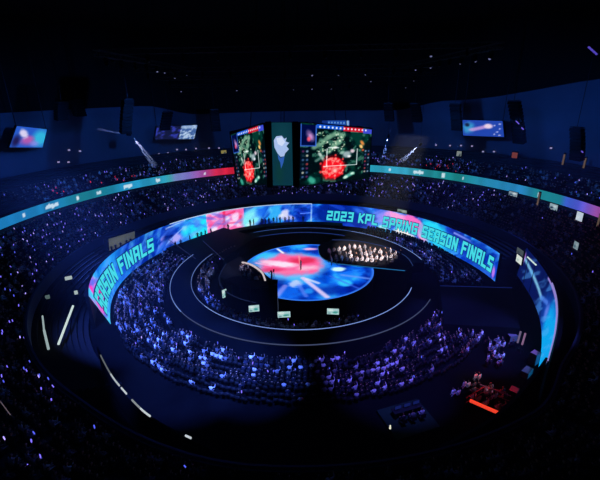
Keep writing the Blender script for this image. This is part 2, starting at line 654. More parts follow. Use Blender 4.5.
STROKES = {'2': [[(0, 1), (1, 1), (1, .5), (0, .5), (0, 0), (1, 0)]], '0': [[(0, 0), (0, 1), (1, 1), (1, 0), (0, 0)]], '3': [[(0, 1), (1, 1), (1, 0), (0, 0)], [(.25, .5), (1, .5)]],
           'K': [[(0, 0), (0, 1)], [(1, 1), (.15, .5), (1, 0)]], 'P': [[(0, 0), (0, 1), (1, 1), (1, .42), (0, .42)]], 'L': [[(0, 1), (0, 0), (1, 0)]], 'S': [[(1, 1), (0, 1), (0, .5), (1, .5), (1, 0), (0, 0)]],
           'R': [[(0, 0), (0, 1), (1, 1), (1, .45), (0, .45)], [(.4, .45), (1, 0)]], 'I': [[(0, 0), (0, 1)]], 'N': [[(0, 0), (0, 1), (1, 0), (1, 1)]], 'G': [[(1, 1), (0, 1), (0, 0), (1, 0), (1, .5), (.55, .5)]],
           'E': [[(1, 1), (0, 1), (0, 0), (1, 0)], [(0, .5), (.8, .5)]], 'A': [[(0, 0), (0, 1), (1, 1), (1, 0)], [(0, .42), (1, .42)]], 'O': [[(0, 0), (0, 1), (1, 1), (1, 0), (0, 0)]], 'F': [[(0, 0), (0, 1), (1, 1)], [(0, .5), (.8, .5)]]}


def lettering(name, text, a_start, a_end, zc, h0, h1, m, outline, parent, inset):
    """raised block letters bent along the curved screen"""
    tw, lw, shear = .21, .5, .16          # stroke thickness, glyph width, slant (letter height = 1)
    x, segs, word = 0, [], 0
    for chx in text:
        if chx == ' ':
            x += .5
            word += 1
            continue
        w = 0 if chx == 'I' else lw
        for line in STROKES[chx]:
            for p, q in zip(line, line[1:]):
                segs.append((word, x + p[0] * w, tw / 2 + p[1] * (1 - tw), x + q[0] * w, tw / 2 + q[1] * (1 - tw)))
        x += w + tw + .17
    total = x - .17 - tw
    e = tw / 2 + (.05 if outline else 0)
    th = .05
    mbs = [MB() for _ in range(word + 1)]
    for wd, x0, y0, x1, y1 in segs:
        mb = mbs[wd]
        dx, dy = x1 - x0, y1 - y0
        l = math.hypot(dx, dy)
        dx, dy = dx / l * e, dy / l * e
        base = [(x0 - dx + dy, y0 - dy - dx), (x1 + dx + dy, y1 + dy - dx), (x1 + dx - dy, y1 + dy + dx), (x0 - dx - dy, y0 - dy + dx)]
        pts = []
        for dep in (0, th):
            for px, py in base:
                f = (px + shear * (py - .5)) / total
                a = a_start + (a_end - a_start) * f
                hh = h0 + (h1 - h0) * f
                z = zc + (py - .5) * hh
                v = (z - LZ0) / (LZ1 - LZ0)
                pts.append(led_pt(a, z, inset + lean(a) * (1 - v) - dep))
        mb.hexa(pts)
    for mb, wt in zip(mbs, text.split()):
        o = mb.build(name, m, parent)
        if not outline:
            tag(o, 'bright cyan block letters ' + wt)


GL = glow('letter_cyan', (70, 222, 232), 1.0)
GLO = glow('letter_edge', (8, 40, 112), 1.0)
for txt, s0, s1, zc, h0, h1 in (('2023 KPL SPRING SEASON FINALS', 77.0, -1.4, .42, 2.15, 2.65), ('SEASON FINALS', 204, 157, .5, 2.7, 2.45)):
    lettering('lettering', txt, s0, s1, zc, h0, h1, GL, False, led_panel, .16)
    lettering('lettering_outline', txt, s0, s1, zc, h0, h1, GLO, True, led_panel, .09)

# shorter screen on the right, behind the dark entrance
rled = thing('curved_display', 'shorter curved screen glowing bright blue beside the dark entrance, without lettering', 'screen', (33.5, -14, LZ0))
RPT = [(35.2, 0.2), (34.3, -4.0), (33.2, -8.3), (31.9, -12.0), (30.3, -15.5), (28.3, -19.0), (25.9, -22.6), (24.1, -25.0), (22.4, -27.2)]
RPT = np.array(RPT)
tt = np.linspace(0, len(RPT) - 1, 121)
bx, by = np.interp(tt, range(len(RPT)), RPT[:, 0]), np.interp(tt, range(len(RPT)), RPT[:, 1])
for _ in range(30):
    bx[1:-1] = (bx[:-2] + bx[1:-1] * 2 + bx[2:]) / 4
    by[1:-1] = (by[:-2] + by[1:-1] * 2 + by[2:]) / 4
sl = np.concatenate([[0], np.cumsum(np.hypot(np.diff(bx), np.diff(by)))])
nu, nv = 120, 28
I, V = np.meshgrid(np.arange(nu + 1), np.linspace(0, 1, nv + 1), indexing='ij')
I, V = I.ravel(), V.ravel()
rr = np.hypot(bx, by)
k = 1 - (1 - V) * 0.02
P = np.stack([bx[I] * k, by[I] * k, LZ0 + V * (LZ1 - LZ0)], 1)
art = Art(sl[I], V * 4.7, (6, 20, 80))
LL = sl[-1]
art.blob(LL * .62, 2.3, LL * .3, 4, (22, 85, 205), .9, 0, .6, .3, 5, .35)
art.blob(LL * .84, 2.1, LL * .36, 4.6, (14, 165, 240), 1, 0, .35, .25, 6, .35)
art.blob(LL * .16, 2.4, LL * .22, 4, (8, 24, 92), .8, 0, .6)
art.blob(LL * .98, 1.5, LL * .08, 2.4, (60, 120, 230), .7, 0, .6)
art.line(LL * .02, 3.2, LL * .36, 1.8, .28, (130, 200, 240), .9)
art.line(LL * .36, 1.8, LL * .46, 2.6, .3, (80, 130, 235), .8)
art.blob(.4, 3.0, .7, 1.3, (190, 120, 220), .95, 0, .5)
art.blob(LL * .5, 2.0, 1.2, 1.4, (120, 140, 240), .7, 30, .7)
art.streaks(35, .3, 1.0, (90, 175, 250), .45, .58, 61)
art.line(LL * .35, 4.6, LL, 4.6, .16, (170, 140, 225), .9)
screen_mesh('display_panel', P, nu, nv, art, rled)
mb = MB()
mb.wallcurve([(x * 1.012, y * 1.012) for x, y in zip(bx, by)], LZ0 + .02, LZ1 + .05, .4)
mb.build('display_cabinet', BLACK, rled)
mb = MB()
mb.wallcurve([(x * 1.001, y * 1.001) for x, y in zip(bx[45:], by[45:])], LZ1 + .02, LZ1 + .14, .1)
tag(mb.build('edge_light', glow('edge_violet', (150, 140, 215), .9), rled), 'violet strip of light along the top edge')

# ------------------------------------------------------------------- stage
cat = thing('catwalk', 'dark ring shaped catwalk round the sunken pit, edged with white light lines', 'stage', (0, -18.5, FZ))
mb = MB()
CI, CO = 17.0, 20.0
mb.sweep([(CI, FZ), (CO, FZ), (CO, 0), (CI, 0)], 5, 327, 200)
cdeck = mb.build('catwalk_deck', DECK, cat)
for r, aa, col, st in ((CO, (160, 218), (120, 150, 225), .8), (CO, (218, 329), (74, 84, 118), .7), (CI, (156, 220), (104, 130, 200), .7), (CI, (220, 336), (130, 160, 235), .9), (CO, (8, 60), (130, 160, 230), .85), (CO, (60, 118), (70, 110, 190), .7), (CI + .1, (60, 118), (50, 80, 170), .7)):
    mb = MB()
    mb.sweep([(r - .04, -.06), (r + .04, -.06), (r + .04, .05), (r - .04, .05)], aa[0], aa[1], 120)
    mb.build('edge_light', glow('catwalk_edge_%d_%d' % (int(r), aa[0]), col, st), cdeck)

# dark bridges joining the catwalk to the entrances
br = thing('bridge', 'dark straight bridge running from the catwalk to the entrance between the screens', 'stage', (24, -6, FZ))
mb = MB()
bq = [at(444, 324, -.02)[:2], at(520, 328, -.02)[:2], at(512, 288, -.02)[:2], at(440, 286, -.02)[:2]]
mb.hexa([(q[0], q[1], FZ) for q in bq] + [(q[0], q[1], -.02) for q in bq])
mb.build('bridge_deck', DECK, br)
mb = MB()
mb.tube((bq[3][0], bq[3][1], .02), (bq[2][0], bq[2][1], .02), .06, n=6)
mb.build('edge_light', glow('bridge_edge', (20, 34, 100), .7), br)
br = thing('bridge', 'dark sloping ramp with two thin light lines, left of the standing people', 'stage', (-19, 9.5, FZ))
mb = MB()
mb.hexa([(-24.6, 10.4, FZ), (-13.8, 3.6, FZ), (-8.6, 15.2, FZ), (-16.0, 21.4, FZ), (-24.6, 10.4, -.1), (-13.8, 3.6, .02), (-8.6, 15.2, .02), (-16.0, 21.4, -.1)])
mb.build('bridge_deck', DECK, br)
for p, q in (((165, 237), (196, 259)), ((203, 241), (224, 260))):
    mb = MB()
    mb.tube(at(*p, .04), at(*q, .06), .04, n=6)
    mb.build('edge_light', glow('ramp_edge', (60, 70, 130), .5), br)

stage = thing('round_stage', 'round stage in the middle with a glowing blue floor and a pink oval', 'stage', (.9, -.8, FZ))
SCX, SCY, SR, SZ = .9, -.8, 10.2, .5
mb = MB()
mb.sweep([(.01, FZ), (SR, FZ), (SR, SZ - .04), (.01, SZ - .04)], 0, 360, 120, cx=SCX, cy=SCY)
mb.build('stage_base', BLACK, stage)
# LED floor: polar grid
nr, na = 70, 300
Rr, Aa = np.meshgrid(np.linspace(0.02, SR, nr + 1), np.linspace(0, 2 * PI, na + 1), indexing='ij')
Rr, Aa = Rr.ravel(), Aa.ravel()
X, Y = SCX + Rr * np.cos(Aa), SCY + Rr * np.sin(Aa)
art = Art(X, Y, (16, 88, 212))
n1 = fbm(X * .3, Y * .22, 5, 4)
art.mix((n1 - .5) * 5, (52, 172, 252))
art.streaks(28, .22, .9, (40, 130, 245), .6, .52, 63)
art.mix((.47 - n1) * 5, (12, 36, 140))


def fl(px, py):
    return at(px, py, SZ)


def fblob(px, py, rx, ry, col, a=1, soft=.5, rough=0, seed=1, fq=.6, rot=0):
    """an oval on the LED floor; rx, ry in photograph pixels"""
    p = fl(px, py)
    q = fl(px + rx, py)
    s_ = fl(px, py - ry)
    art.blob(p[0], p[1], np.hypot(*(q - p)[:2]), np.hypot(*(s_ - p)[:2]), col, a, rot, soft, rough, seed, fq)


def fline(p, q, w, col, a=1):
    p, q = fl(*p), fl(*q)
    art.line(p[0], p[1], q[0], q[1], w, col, a)


fblob(262, 257, 24, 9, (60, 190, 252), .95, .7, .3, 2)
fblob(300, 280, 30, 6, (60, 170, 250), .7, .8, .4, 22)
fblob(325, 252, 20, 5, (20, 60, 190), .8, .7)
fblob(288, 292, 34, 9, (30, 110, 230), .6, .8)
fblob(330, 290, 30, 8, (12, 40, 150), .8, .7, .3, 3)
fblob(291, 265, 41, 14, (110, 190, 245), .9, .25)
fblob(290, 264.5, 36, 12, (238, 104, 158), 1, .3, .25, 4)
fblob(303, 260.5, 18, 4.5, (214, 48, 88), .9, .6, .3, 5)
fblob(272, 270, 15, 3, (216, 60, 110), .8, .6, .3, 15)
fblob(282, 264, 21, 3.8, (250, 212, 232), 1, .6, .3, 6, 1.0, -14)
fblob(268, 262, 11, 2.6, (250, 200, 225), .8, .6, 0, 1, 1, -10)
fblob(307, 268, 15, 3.6, (250, 180, 205), .95, .7, .3, 7, 1.0, 10)
fblob(290, 272, 22, 2.2, (240, 120, 165), .8, .7)
fline((299, 256), (301, 270), .16, (235, 150, 160), .7)
fline((275, 247), (283, 253), .22, (230, 235, 250), .95)
fline((256, 263), (271, 266), .2, (235, 180, 220), .8)
fblob(310, 249, 9, 1.7, (240, 180, 215), .9, .6, .3, 8, 1)
fblob(296, 284, 8, 4.2, (190, 200, 245), .85, .6, .5, 9, 1.2)
fline((303, 278), (327, 297), .38, (215, 195, 235), .9)
fline((307, 279), (318, 283), .3, (235, 225, 245), .7)
fline((276, 297), (285, 286), .4, (150, 150, 235), .7)
fline((299, 285), (306, 296), .3, (110, 140, 240), .6)
fblob(338, 269, 10, 2.6, (205, 240, 250), .95, .4, .3, 10, 1.0)
fblob(360, 263, 14, 4.5, (60, 200, 250), .9, .35)
fblob(345, 283, 9, 4, (60, 195, 250), .95, .4)
fblob(309, 291, 6, 3.4, (50, 160, 245), .7, .5)
fline((342, 275), (372, 279), .3, (110, 150, 235), .7)
fline((330, 276), (360, 289), .2, (70, 110, 225), .6)
fblob(265, 285, 12, 6, (30, 120, 240), .7, .7)
art.mix(np.clip((Rr - SR + .35) / .1, 0, 1), (60, 120, 225))
art.c = np.clip((art.c - 80) * 1.15 + 78, 0, 255)
screen_mesh('stage_floor_display', np.stack([X, Y, np.full_like(X, SZ)], 1), nr, na, art, stage, STAGESCREEN)

# crescent shaped team areas cut over the stage edge
GOLD = glow('pit_line', (30, 70, 140), .8)


def crescent(name, label, pts, z, line_pts, lmat):
    t = thing(name, label, 'stage', (float(np.mean([p[0] for p in pts])), float(np.mean([p[1] for p in pts])), FZ))
    mb = MB()
    n = len(pts)
    mb.v = [(p[0], p[1], FZ) for p in pts] + [(p[0], p[1], z) for p in pts]
    mb.f = [tuple(reversed(range(n))), tuple(range(n, 2 * n))] + [(i, (i + 1) % n, n + (i + 1) % n, n + i) for i in range(n)]
    mb.mi = [0] * len(mb.f)
    mb.build('platform', BLACK, t)
    return t


def smooth_poly(P, n):
    P = np.asarray(P, float)
    t = np.linspace(0, len(P) - 1, n)
    i = np.clip(t.astype(int), 0, len(P) - 2)
    f = t - i
    q = lambda k: P[np.clip(k, 0, len(P) - 1)]
    a, b, c, d = q(i - 1), q(i), q(i + 1), q(i + 2)
    f = f[:, None]
    return .5 * (2 * b + (c - a) * f + (2 * a - 5 * b + 4 * c - d) * f ** 2 + (3 * b - a - 3 * c + d) * f ** 3)


PZ = .56
rp_in = smooth_poly([at(318, 246, PZ)[:2], at(320, 256, PZ)[:2], at(332, 263, PZ)[:2], at(356, 266, PZ)[:2], at(384, 269, PZ)[:2], at(405, 271, PZ)[:2]], 24)
rp_out = smooth_poly([at(413, 266, PZ)[:2], at(405, 256, PZ)[:2], at(385, 247, PZ)[:2], at(356, 241, PZ)[:2], at(332, 240, PZ)[:2]], 24)
rpit = crescent('team_area', 'dark leaf shaped team area beyond the pink oval, full of people in pale tops', list(rp_in) + list(rp_out), PZ, None, None)
for pl, c in ((rp_in, (36, 110, 170)), (rp_out, (40, 60, 110))):
    mb = MB()
    mb.wallcurve(list(pl), PZ, PZ + .1, .08)
    mb.build('edge_light', glow('pit_edge_%d' % c[1], c, .8), rpit)
lp_in = smooth_poly([at(240, 256, PZ)[:2], at(247, 262, PZ)[:2], at(258, 267, PZ)[:2], at(266, 275, PZ)[:2], at(274, 282, PZ)[:2], at(276.5, 293, PZ)[:2], at(277, 304, PZ)[:2]], 26)
lp_out = smooth_poly([at(262, 304, PZ)[:2], at(240, 299, PZ)[:2], at(224, 290, PZ)[:2], at(219, 278, PZ)[:2], at(226, 264, PZ)[:2]], 22)
lpit = crescent('team_area', 'dark leaf shaped team area on the near left of the stage, seen from behind', list(lp_in) + list(lp_out), PZ, None, None)
mb = MB()
mb.wallcurve(list(lp_out), PZ, PZ + .1, .08)
mb.build('edge_light', glow('pit_edge_dim', (34, 44, 80), .6), lpit)
# low curved screen wall with the bright arc on top
arc = smooth_poly([at(242, 262, 1.7)[:2], at(250, 264, 1.7)[:2], at(257, 268, 1.7)[:2], at(262.5, 273, 1.7)[:2], at(265.5, 281, 1.7)[:2]], 24)
wl = thing('curved_barrier', 'low curved black wall topped by a bright white arc of light', 'barrier', (arc[12][0], arc[12][1], PZ))
mb = MB()
mb.wallcurve(list(arc), PZ, 1.55, .25)
mb.build('wall_panel', BLACK, wl)
mb = MB()
mb.wallcurve(list(arc), 1.55, [1.78 - .12 * abs(i / 23 - .4) for i in range(24)], .22)
tag(mb.build('arc_light', glow('arc_white', (225, 208, 212), .8), wl), 'bright white arc light')

# black back wall of the left team booth, with the tower at its end
booth = thing('team_booth', 'tall black curved booth back hiding the left team, nearest to the catwalk', 'booth', (-7, -10, PZ))
bp = smooth_poly([at(277, 306, .5)[:2] + np.array([-.35, 0]), at(262, 304, .5)[:2], at(247, 300.5, .5)[:2], at(234, 295.5, .5)[:2], at(226, 289, .5)[:2], at(222, 282, .5)[:2]], 30)
tops = list(np.interp(np.linspace(0, 1, 30), [0, .12, .3, .6, 1], [3.3, 3.1, 2.6, 2.2, 1.4]))
mb = MB()
mb.wallcurve(list(bp), PZ, tops, .3)
mb.build('back_panel', BLACK, booth)
mb = MB()
mid = np.mean(bp, axis=0)
inner = [(p[0] * .78 + -4.4 * .22, p[1] * .78 + -4.5 * .22) for p in bp]
mb.wallcurve(inner, [t - .35 for t in tops], [t - .2 for t in tops], 1.9)
mb.build('canopy', BLACK, booth)
for i in range(2, 30, 4):
    mb = MB()
    mb.box((bp[i][0], bp[i][1] - .2, (PZ + tops[i]) / 2), (.12, .12, tops[i] - PZ))
    mb.build('brace', DARKMETAL, booth)
tw = thing('camera_tower', 'tall narrow black camera tower at the end of the left booth', 'tower', tuple(at(274, 305, .3)))
tx, ty = at(274.0, 306, .5)[:2]
mb = MB()
for sx in (-.45, .45):
    for sy in (-.45, .45):
        mb.tube((tx + sx, ty + sy, FZ + 0), (tx + sx, ty + sy, 3.9), .06, n=6)
for zz in (.8, 1.8, 2.8):
    for sx, sy, ex, ey in ((-.45, -.45, .45, -.45), (.45, -.45, .45, .45), (.45, .45, -.45, .45), (-.45, .45, -.45, -.45)):
        mb.tube((tx + sx, ty + sy, zz - .9), (tx + ex, ty + ey, zz + .1), .035, n=5)
mb.build('scaffold', DARKMETAL, tw)
mb = MB()
mb.box((tx, ty, 3.95), (1.2, 1.2, .12))
mb.build('platform', BLACK, tw)
mb = MB()
mb.box((tx - .0, ty - .5, 1.4), (1.05, .06, 4.8))
mb.box((tx + .5, ty - .0, 1.4), (.06, 1.05, 4.8))
mb.build('cover_cloth', BLACK, tw)
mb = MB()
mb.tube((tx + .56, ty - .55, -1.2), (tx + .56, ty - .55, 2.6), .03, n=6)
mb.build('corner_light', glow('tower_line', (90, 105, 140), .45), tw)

# small monitors standing in the pit, their pictures towards the audience
for i, (px, py, w, h, rz, lab) in enumerate(((254, 308.5, 1.35, .95, .14, 'small glowing monitor in the pit, just left of the camera tower'), (284, 314.5, 1.6, .85, .04, 'small glowing monitor in the pit, just right of the camera tower'),
                                            (333, 311.5, 1.5, .85, -.14, 'small glowing monitor alone in the right half of the pit'), (224.5, 293.5, .75, 1.25, .75, 'narrow glowing monitor seen edge on at the far left of the pit'))):
    p = at(px, py, .2)
    t = thing('monitor', lab, 'monitor', (p[0], p[1], FZ), rz)
    mb = MB()
    mb.box((0, .08, 2.0), (w + .1, .12, h + .1))
    local(mb, 'casing', BLACK, t)
    mb = MB()
    mb.tube((0, .1, 0), (0, .1, 2.0 - h / 2), .05)
    mb.box((0, .1, .03), (.8, .6, .06))
    local(mb, 'stand', DARKMETAL, t)

    def pic(a):
        a.c[:] = (168, 205, 205)
        a.blob(.3, .7, .35, .3, (215, 232, 228), .9, 0, .6)
        a.blob(.68, .35, .3, .22, (40, 140, 130), .9, 20, .6, .3, 3 + i, 4)
        a.blob(.2, .2, .18, .16, (70, 120, 130), .7, 0, .6)
        a.line(.05, .5, .95, .6, .03, (90, 160, 160), .7)
    so = quad_screen('screen', (-w / 2, .0, 2 + h / 2), (w / 2, .0, 2 + h / 2), (w / 2, .0, 2 - h / 2), (-w / 2, .0, 2 - h / 2), 24, 14, pic, None)
    so.parent = t

# -------------------------------------------------- hanging scoreboard
cube = thing('scoreboard', 'big hanging scoreboard over the stage showing game pictures on its sides', 'scoreboard', (0, 2, 14))


def game(a):
    """a top-down game map picture: dark green ground, pale paths, red blast, side strips of portraits"""
    a.c[:] = (10, 30, 34)
    n = fbm(a.x * 7, a.y * 7, 81, 4)
    a.mix((n - .5) * 5, (22, 62, 56))
    a.mix((fbm(a.x * 16, a.y * 14, 91, 3) - .58) * 8, (58, 100, 88))
    # pale winding paths
    pts = [(.17, .62), (.27, .70), (.36, .80), (.46, .86), (.55, .84), (.5, .72), (.42, .63), (.36, .55)]
    for p, q in zip(pts, pts[1:]):
        a.line(*p, *q, .035, (112, 150, 128), .85)
    for k in range(70):
        x, y = .18 + .4 * random.random(), .55 + .33 * random.random()
        a.blob(x, y, random.uniform(.006, .016), random.uniform(.006, .02), random.choice([(165, 190, 160), (205, 215, 195), (20, 48, 44), (90, 130, 110)]), .85, 0, .4)
    a.line(.24, .52, .33, .36, .02, (190, 205, 195), .8)
    a.line(.2, .4, .3, .48, .02, (110, 140, 130), .7)
    for x, y, rx, ry, c in ((.62, .5, .08, .07, (150, 165, 170)), (.7, .56, .05, .05, (210, 190, 200)), (.66, .46, .05, .04, (240, 235, 240)), (.55, .53, .05, .035, (140, 170, 160)), (.85, .72, .035, .07, (210, 130, 70)), (.84, .64, .03, .05, (235, 190, 120)),
                            (.87, .58, .03, .03, (180, 90, 60)), (.15, .08, .05, .09, (70, 160, 140)), (.66, .1, .11, .05, (90, 165, 150)), (.62, .07, .04, .03, (190, 220, 205)), (.72, .13, .04, .03, (190, 220, 205)), (.45, .62, .04, .03, (200, 200, 190))):
        a.blob(x, y, rx, ry, c, .9, 25, .6, .4, int(x * 90), 9)
    # red blast
    a.blob(.43, .27, .2, .24, (110, 18, 26), .95, 0, .25, .15, 5, 9)
    a.blob(.43, .26, .17, .205, (225, 34, 46), 1, 0, .15, .12, 6, 10)
    a.mix(np.where(np.hypot((a.x - .43) / .16, (a.y - .26) / .19) < 1, (fbm(a.x * 26, a.y * 24, 17, 3) - .52) * 7, 0), (255, 120, 115))
    a.blob(.46, .22, .07, .08, (252, 130, 125), .8, 0, .6, .3, 7, 12)
    a.blob(.46, .21, .03, .04, (255, 190, 180), .8, 0, .6)
    for k in range(9):
        t = k * .7
        a.blob(.43 + .18 * math.cos(t), .28 + .21 * math.sin(t), .02, .03, (240, 80, 80), .8, 0, .6)
    # camera frame
    for p, q in (((.3, .3), (.78, .3)), ((.78, .3), (.78, .6)), ((.34, .6), (.34, .3)), ((.36, .62), (.5, .62))):
        a.line(*p, *q, .006, (220, 230, 230), .85)
    # side portraits and score bar
    a.rect(0, .12, .11, .62, (16, 30, 44), .9)
    a.rect(.89, .1, 1, .6, (16, 30, 44), .9)
    for k in range(7):
        for x in (.035, .085, .915, .965):
            a.blob(x, .15 + k * .068, .02, .024, random.choice([(150, 70, 70), (120, 145, 165), (170, 170, 155), (70, 95, 130), (95, 50, 90), (40, 60, 70)]), .85, 0, .5)
    a.rect(0, .64, .19, .97, (14, 26, 70), .95)
    a.blob(.12, .8, .06, .12, (190, 140, 190), .9, 20, .6, .4, 4, 9)
    a.blob(.1, .75, .03, .05, (225, 90, 110), .9, 0, .6)
    for p, q in (((0.005, .645), (.19, .645)), ((.19, .645), (.19, .97)), ((.005, .645), (.005, .97))):
        a.line(*p, *q, .006, (70, 110, 200), .9)
    a.rect(.2, .925, .56, 1, (36, 90, 190), .95)
    a.rect(.56, .915, .86, .985, (185, 30, 55), .95)
    a.rect(.86, .9, 1, .98, (70, 80, 190), .95)
    for k in range(13):
        x = .24 + k * .055
        a.blob(x, .955, .016, .022, (240, 240, 245), .85, 0, .5)
    a.c = np.clip((a.c - 60) * 1.3 + 52, 0, 255)


# corners of the two big faces and of the narrow front face
YF, YR, YL = -6.0, 4.0, 0.0
RTL, RBL = at_y(300.8, 122, YF), at_y(299.5, 186.5, YF)
RTR, RBR = at_y(372, 128.6, YR), at_y(369, 178, YR)
LTR, LBR = at_y(263, 123.4, YF), at_y(268.5, 184.4, YF)
LTL, LBL = at_y(230.8, 134.2, YL), at_y(238.3, 186, YL)
quad_screen('game_screen', RTL, RTR, RBR, RBL, 150, 120, game, cube)
quad_screen('game_screen', LTL, LTR, LBR, LBL, 110, 120, game, cube)
PTL, PTR, PBR, PBL = at_y(271.5, 122.5, YF - .25), at_y(291.8, 122.5, YF - .25), at_y(293, 185.5, YF - .25), at_y(273, 185.5, YF - .25)


def teal(a):
    a.c[:] = (10, 52, 66)
    a.blob(.5, .75, .6, .4, (16, 66, 78), .6, 0, .8)
    a.blob(.35, .2, .3, .25, (14, 58, 52), .6, 0, .8, .3, 4, 5)


quad_screen('front_screen', PTL, PTR, PBR, PBL, 12, 36, teal, cube)
# pale emblem on the front screen: a raised wing over a tapering foot


def emblem(name, poly, col, dy):
    o = np.array(PTL)
    ux, uy = (PTR - PTL), (PBL - PTL)
    mb = MB()
    n = len(poly)
    f = [o + ux * x + uy * y + np.array([0, dy, 0]) for x, y in poly]
    b = [p + np.array([0, .06, 0]) for p in f]
    mb.v = [tuple(p) for p in f] + [tuple(p) for p in b]
    mb.f = [tuple(range(n)), tuple(reversed(range(n, 2 * n)))] + [(i, n + i, n + (i + 1) % n, (i + 1) % n) for i in range(n)]
    mb.mi = [0] * len(mb.f)
    return mb.build(name, glow(name + '_%d' % col[0], col, 1.0), cube)


emblem('emblem', [(.10, .27), (.22, .21), (.5, .2), (.62, .25), (.74, .23), (.68, .29), (.86, .31), (.72, .36), (.84, .41), (.66, .47), (.6, .52), (.42, .53), (.26, .47), (.12, .38)], (165, 190, 235), -.08)
emblem('emblem', [(.22, .24), (.5, .22), (.66, .3), (.5, .36), (.3, .33)], (205, 218, 246), -.14)
emblem('emblem', [(.28, .49), (.42, .55), (.62, .52), (.56, .62), (.44, .72), (.4, .62), (.3, .56)], (44, 92, 176), -.08)
# black chassis filling the body behind the screens
mb = MB()
ci = lambda p, dy, dz=0: (p[0], p[1] + dy, p[2] + dz)
topz, botz = max(RTL[2], LTR[2]) - .1, min(RBL[2], LBR[2]) + .1
plan = [LTL, LTR, at_y(268, 122, YF - .1), at_y(296, 122, YF - .1), RTL, RTR]
planb = [LBL, LBR, at_y(270.5, 186, YF - .1), at_y(297, 186.5, YF - .1), RBL, RBR]
bt = [(10.4, 12.5), (-4.5, 14.5), (-11.0, 7.5)]
top = [(p[0], p[1] + .12, p[2] - .02) for p in plan] + [(x, y, 20.6) for x, y in bt]
bot = [(p[0], p[1] + .12, p[2] + .02) for p in planb] + [(x * .97, y, 13.6) for x, y in bt]
n = len(top)
mb.v = [tuple(map(float, q)) for q in bot + top]
mb.f = [tuple(reversed(range(n))), tuple(range(n, 2 * n))] + [(i, (i + 1) % n, n + (i + 1) % n, n + i) for i in range(n)]
mb.mi = [0] * len(mb.f)
mb.build('chassis', BLACK, cube)
mb = MB()
for p, q in ((PTL, PBL), (PTR, PBR)):
    pass
for (tp, bp_) in ((at_y(268, 121.5, YF - .4), at_y(270, 187, YF - .4)), (at_y(295.5, 121.5, YF - .4), at_y(296.6, 187.5, YF - .4))):
    d = np.array([.35, .2, 0])
    mb = MB()
    mb.hexa([bp_ - d, bp_ + d * [1, -1, 1], bp_ + d, bp_ + d * [-1, 1, 1], tp - d, tp + d * [1, -1, 1], tp + d, tp + d * [-1, 1, 1]])
    mb.build('corner_post', BLACK, cube)
mb = MB()
for p, q in ((RTL, RTR), (RTR, RBR), (RBR, RBL), (LTL, LTR), (LBR, LBL), (LBL, LTL)):
    mb.tube(p + np.array([0, .05, 0]), q + np.array([0, .05, 0]), .1, n=6)
mb.build('screen_frame', DARKMETAL, cube)


def banner(a):
    a.c[:] = (26, 70, 160)
    a.rect(0, 0, .2, 1, (16, 40, 110), .8)
    for k in range(6):
        a.blob(.25 + k * .11, .5, .035, .3, (130, 190, 240), .8, 0, .6)
    a.rect(.9, .1, .97, .95, (160, 200, 235), .8)


b0, b1 = at_y(322, 120.5, 5.0), at_y(349.5, 120.5, 5.0)
c0, c1 = at_y(322, 123.9, 5.0), at_y(349.5, 125.8, 5.0)
mb = MB()
mb.hexa([c0 + [0, .05, -.6], c1 + [0, .05, -.6], c1 + [0, .5, -.6], c0 + [0, .5, -.6], b0 + [0, .05, 0], b1 + [0, .05, 0], b1 + [0, .5, 0], b0 + [0, .5, 0]])
mb.build('top_banner_box', BLACK, cube)
quad_screen('top_banner', b0, b1, c1, c0, 60, 8, banner, cube)
for x, y in ((-7, 1), (7, 3), (-3, 11), (6, 10), (-2, -5)):
    mb = MB()
    mb.tube((x, y, 21.0), (x * .7, y * .7 + 1, 39.9), .05, n=6)
    mb.build('hoist_cable', DARKMETAL, cube)

# ------------------------------------------------------ small hung screens


def side_screen(name, label, tl, tr, br, bl, r, paint, nu=36, nv=20):
    q = [at_r(*p, r) for p in (tl, tr, br, bl)]
    c = sum(q) / 4
    t = thing(name, label, 'screen', tuple(c))
    quad_screen('screen', *q, nu, nv, paint, t)
    out = np.array([c[0], c[1], 0])
    out = out / np.linalg.norm(out)
    mb = MB()
    g = [c + (p - c) * 1.06 + out * .08 for p in q]
    h = [p + out * .5 for p in g]
    mb.hexa([g[3], g[2], h[2], h[3], g[0], g[1], h[1], h[0]])
    mb.build('casing', BLACK, t)
    for p in (q[0], q[1]):
        a = p + out * .3
        mb = MB()
        mb.tube(a, (a[0], a[1], 39.9), .06, n=6)
        mb.build('hanger', DARKMETAL, t)
    return t


def pic_a(a):
    a.c[:] = (40, 90, 200)
    a.blob(.85, .5, .35, .6, (50, 190, 225), .9, 0, .6)
    a.blob(.45, .35, .3, .3, (200, 90, 170), .85, 0, .6, .3, 3, 4)
    a.blob(.3, .65, .16, .3, (225, 215, 245), .95, 25, .5, .3, 4, 6)
    a.blob(.12, .3, .16, .4, (30, 20, 70), .9, 0, .7)
    a.blob(.7, .2, .2, .2, (150, 140, 235), .7, 0, .7)


def pic_b(a):
    a.c[:] = (18, 24, 60)
    a.mix((fbm(a.x * 12, a.y * 6, 5, 3) - .5) * 6, (50, 60, 170))
    a.rect(.6, 0, 1, 1, (70, 110, 175), .85)
    a.mix(np.where(a.x > .6, (fbm(a.x * 18, a.y * 9, 15, 3) - .5) * 6, 0), (180, 205, 235))
    a.rect(.62, .8, .98, .96, (190, 215, 240), .6)


def pic_c(a):
    a.c[:] = (34, 70, 175)
    a.blob(.15, .5, .2, .5, (60, 160, 210), .9, 0, .6, .3, 7, 5)
    a.line(.25, .4, .65, .65, .09, (205, 160, 225), .85)
    a.blob(.65, .65, .13, .2, (240, 215, 235), .95, 0, .5)
    a.blob(.12, .7, .08, .16, (20, 24, 60), .9, 0, .5)
    for x, y in ((.8, .7), (.92, .5), (.85, .3), (.93, .8), (.78, .15), (.9, .1)):
        a.blob(x, y, .03, .06, (215, 215, 250), .9, 0, .6)


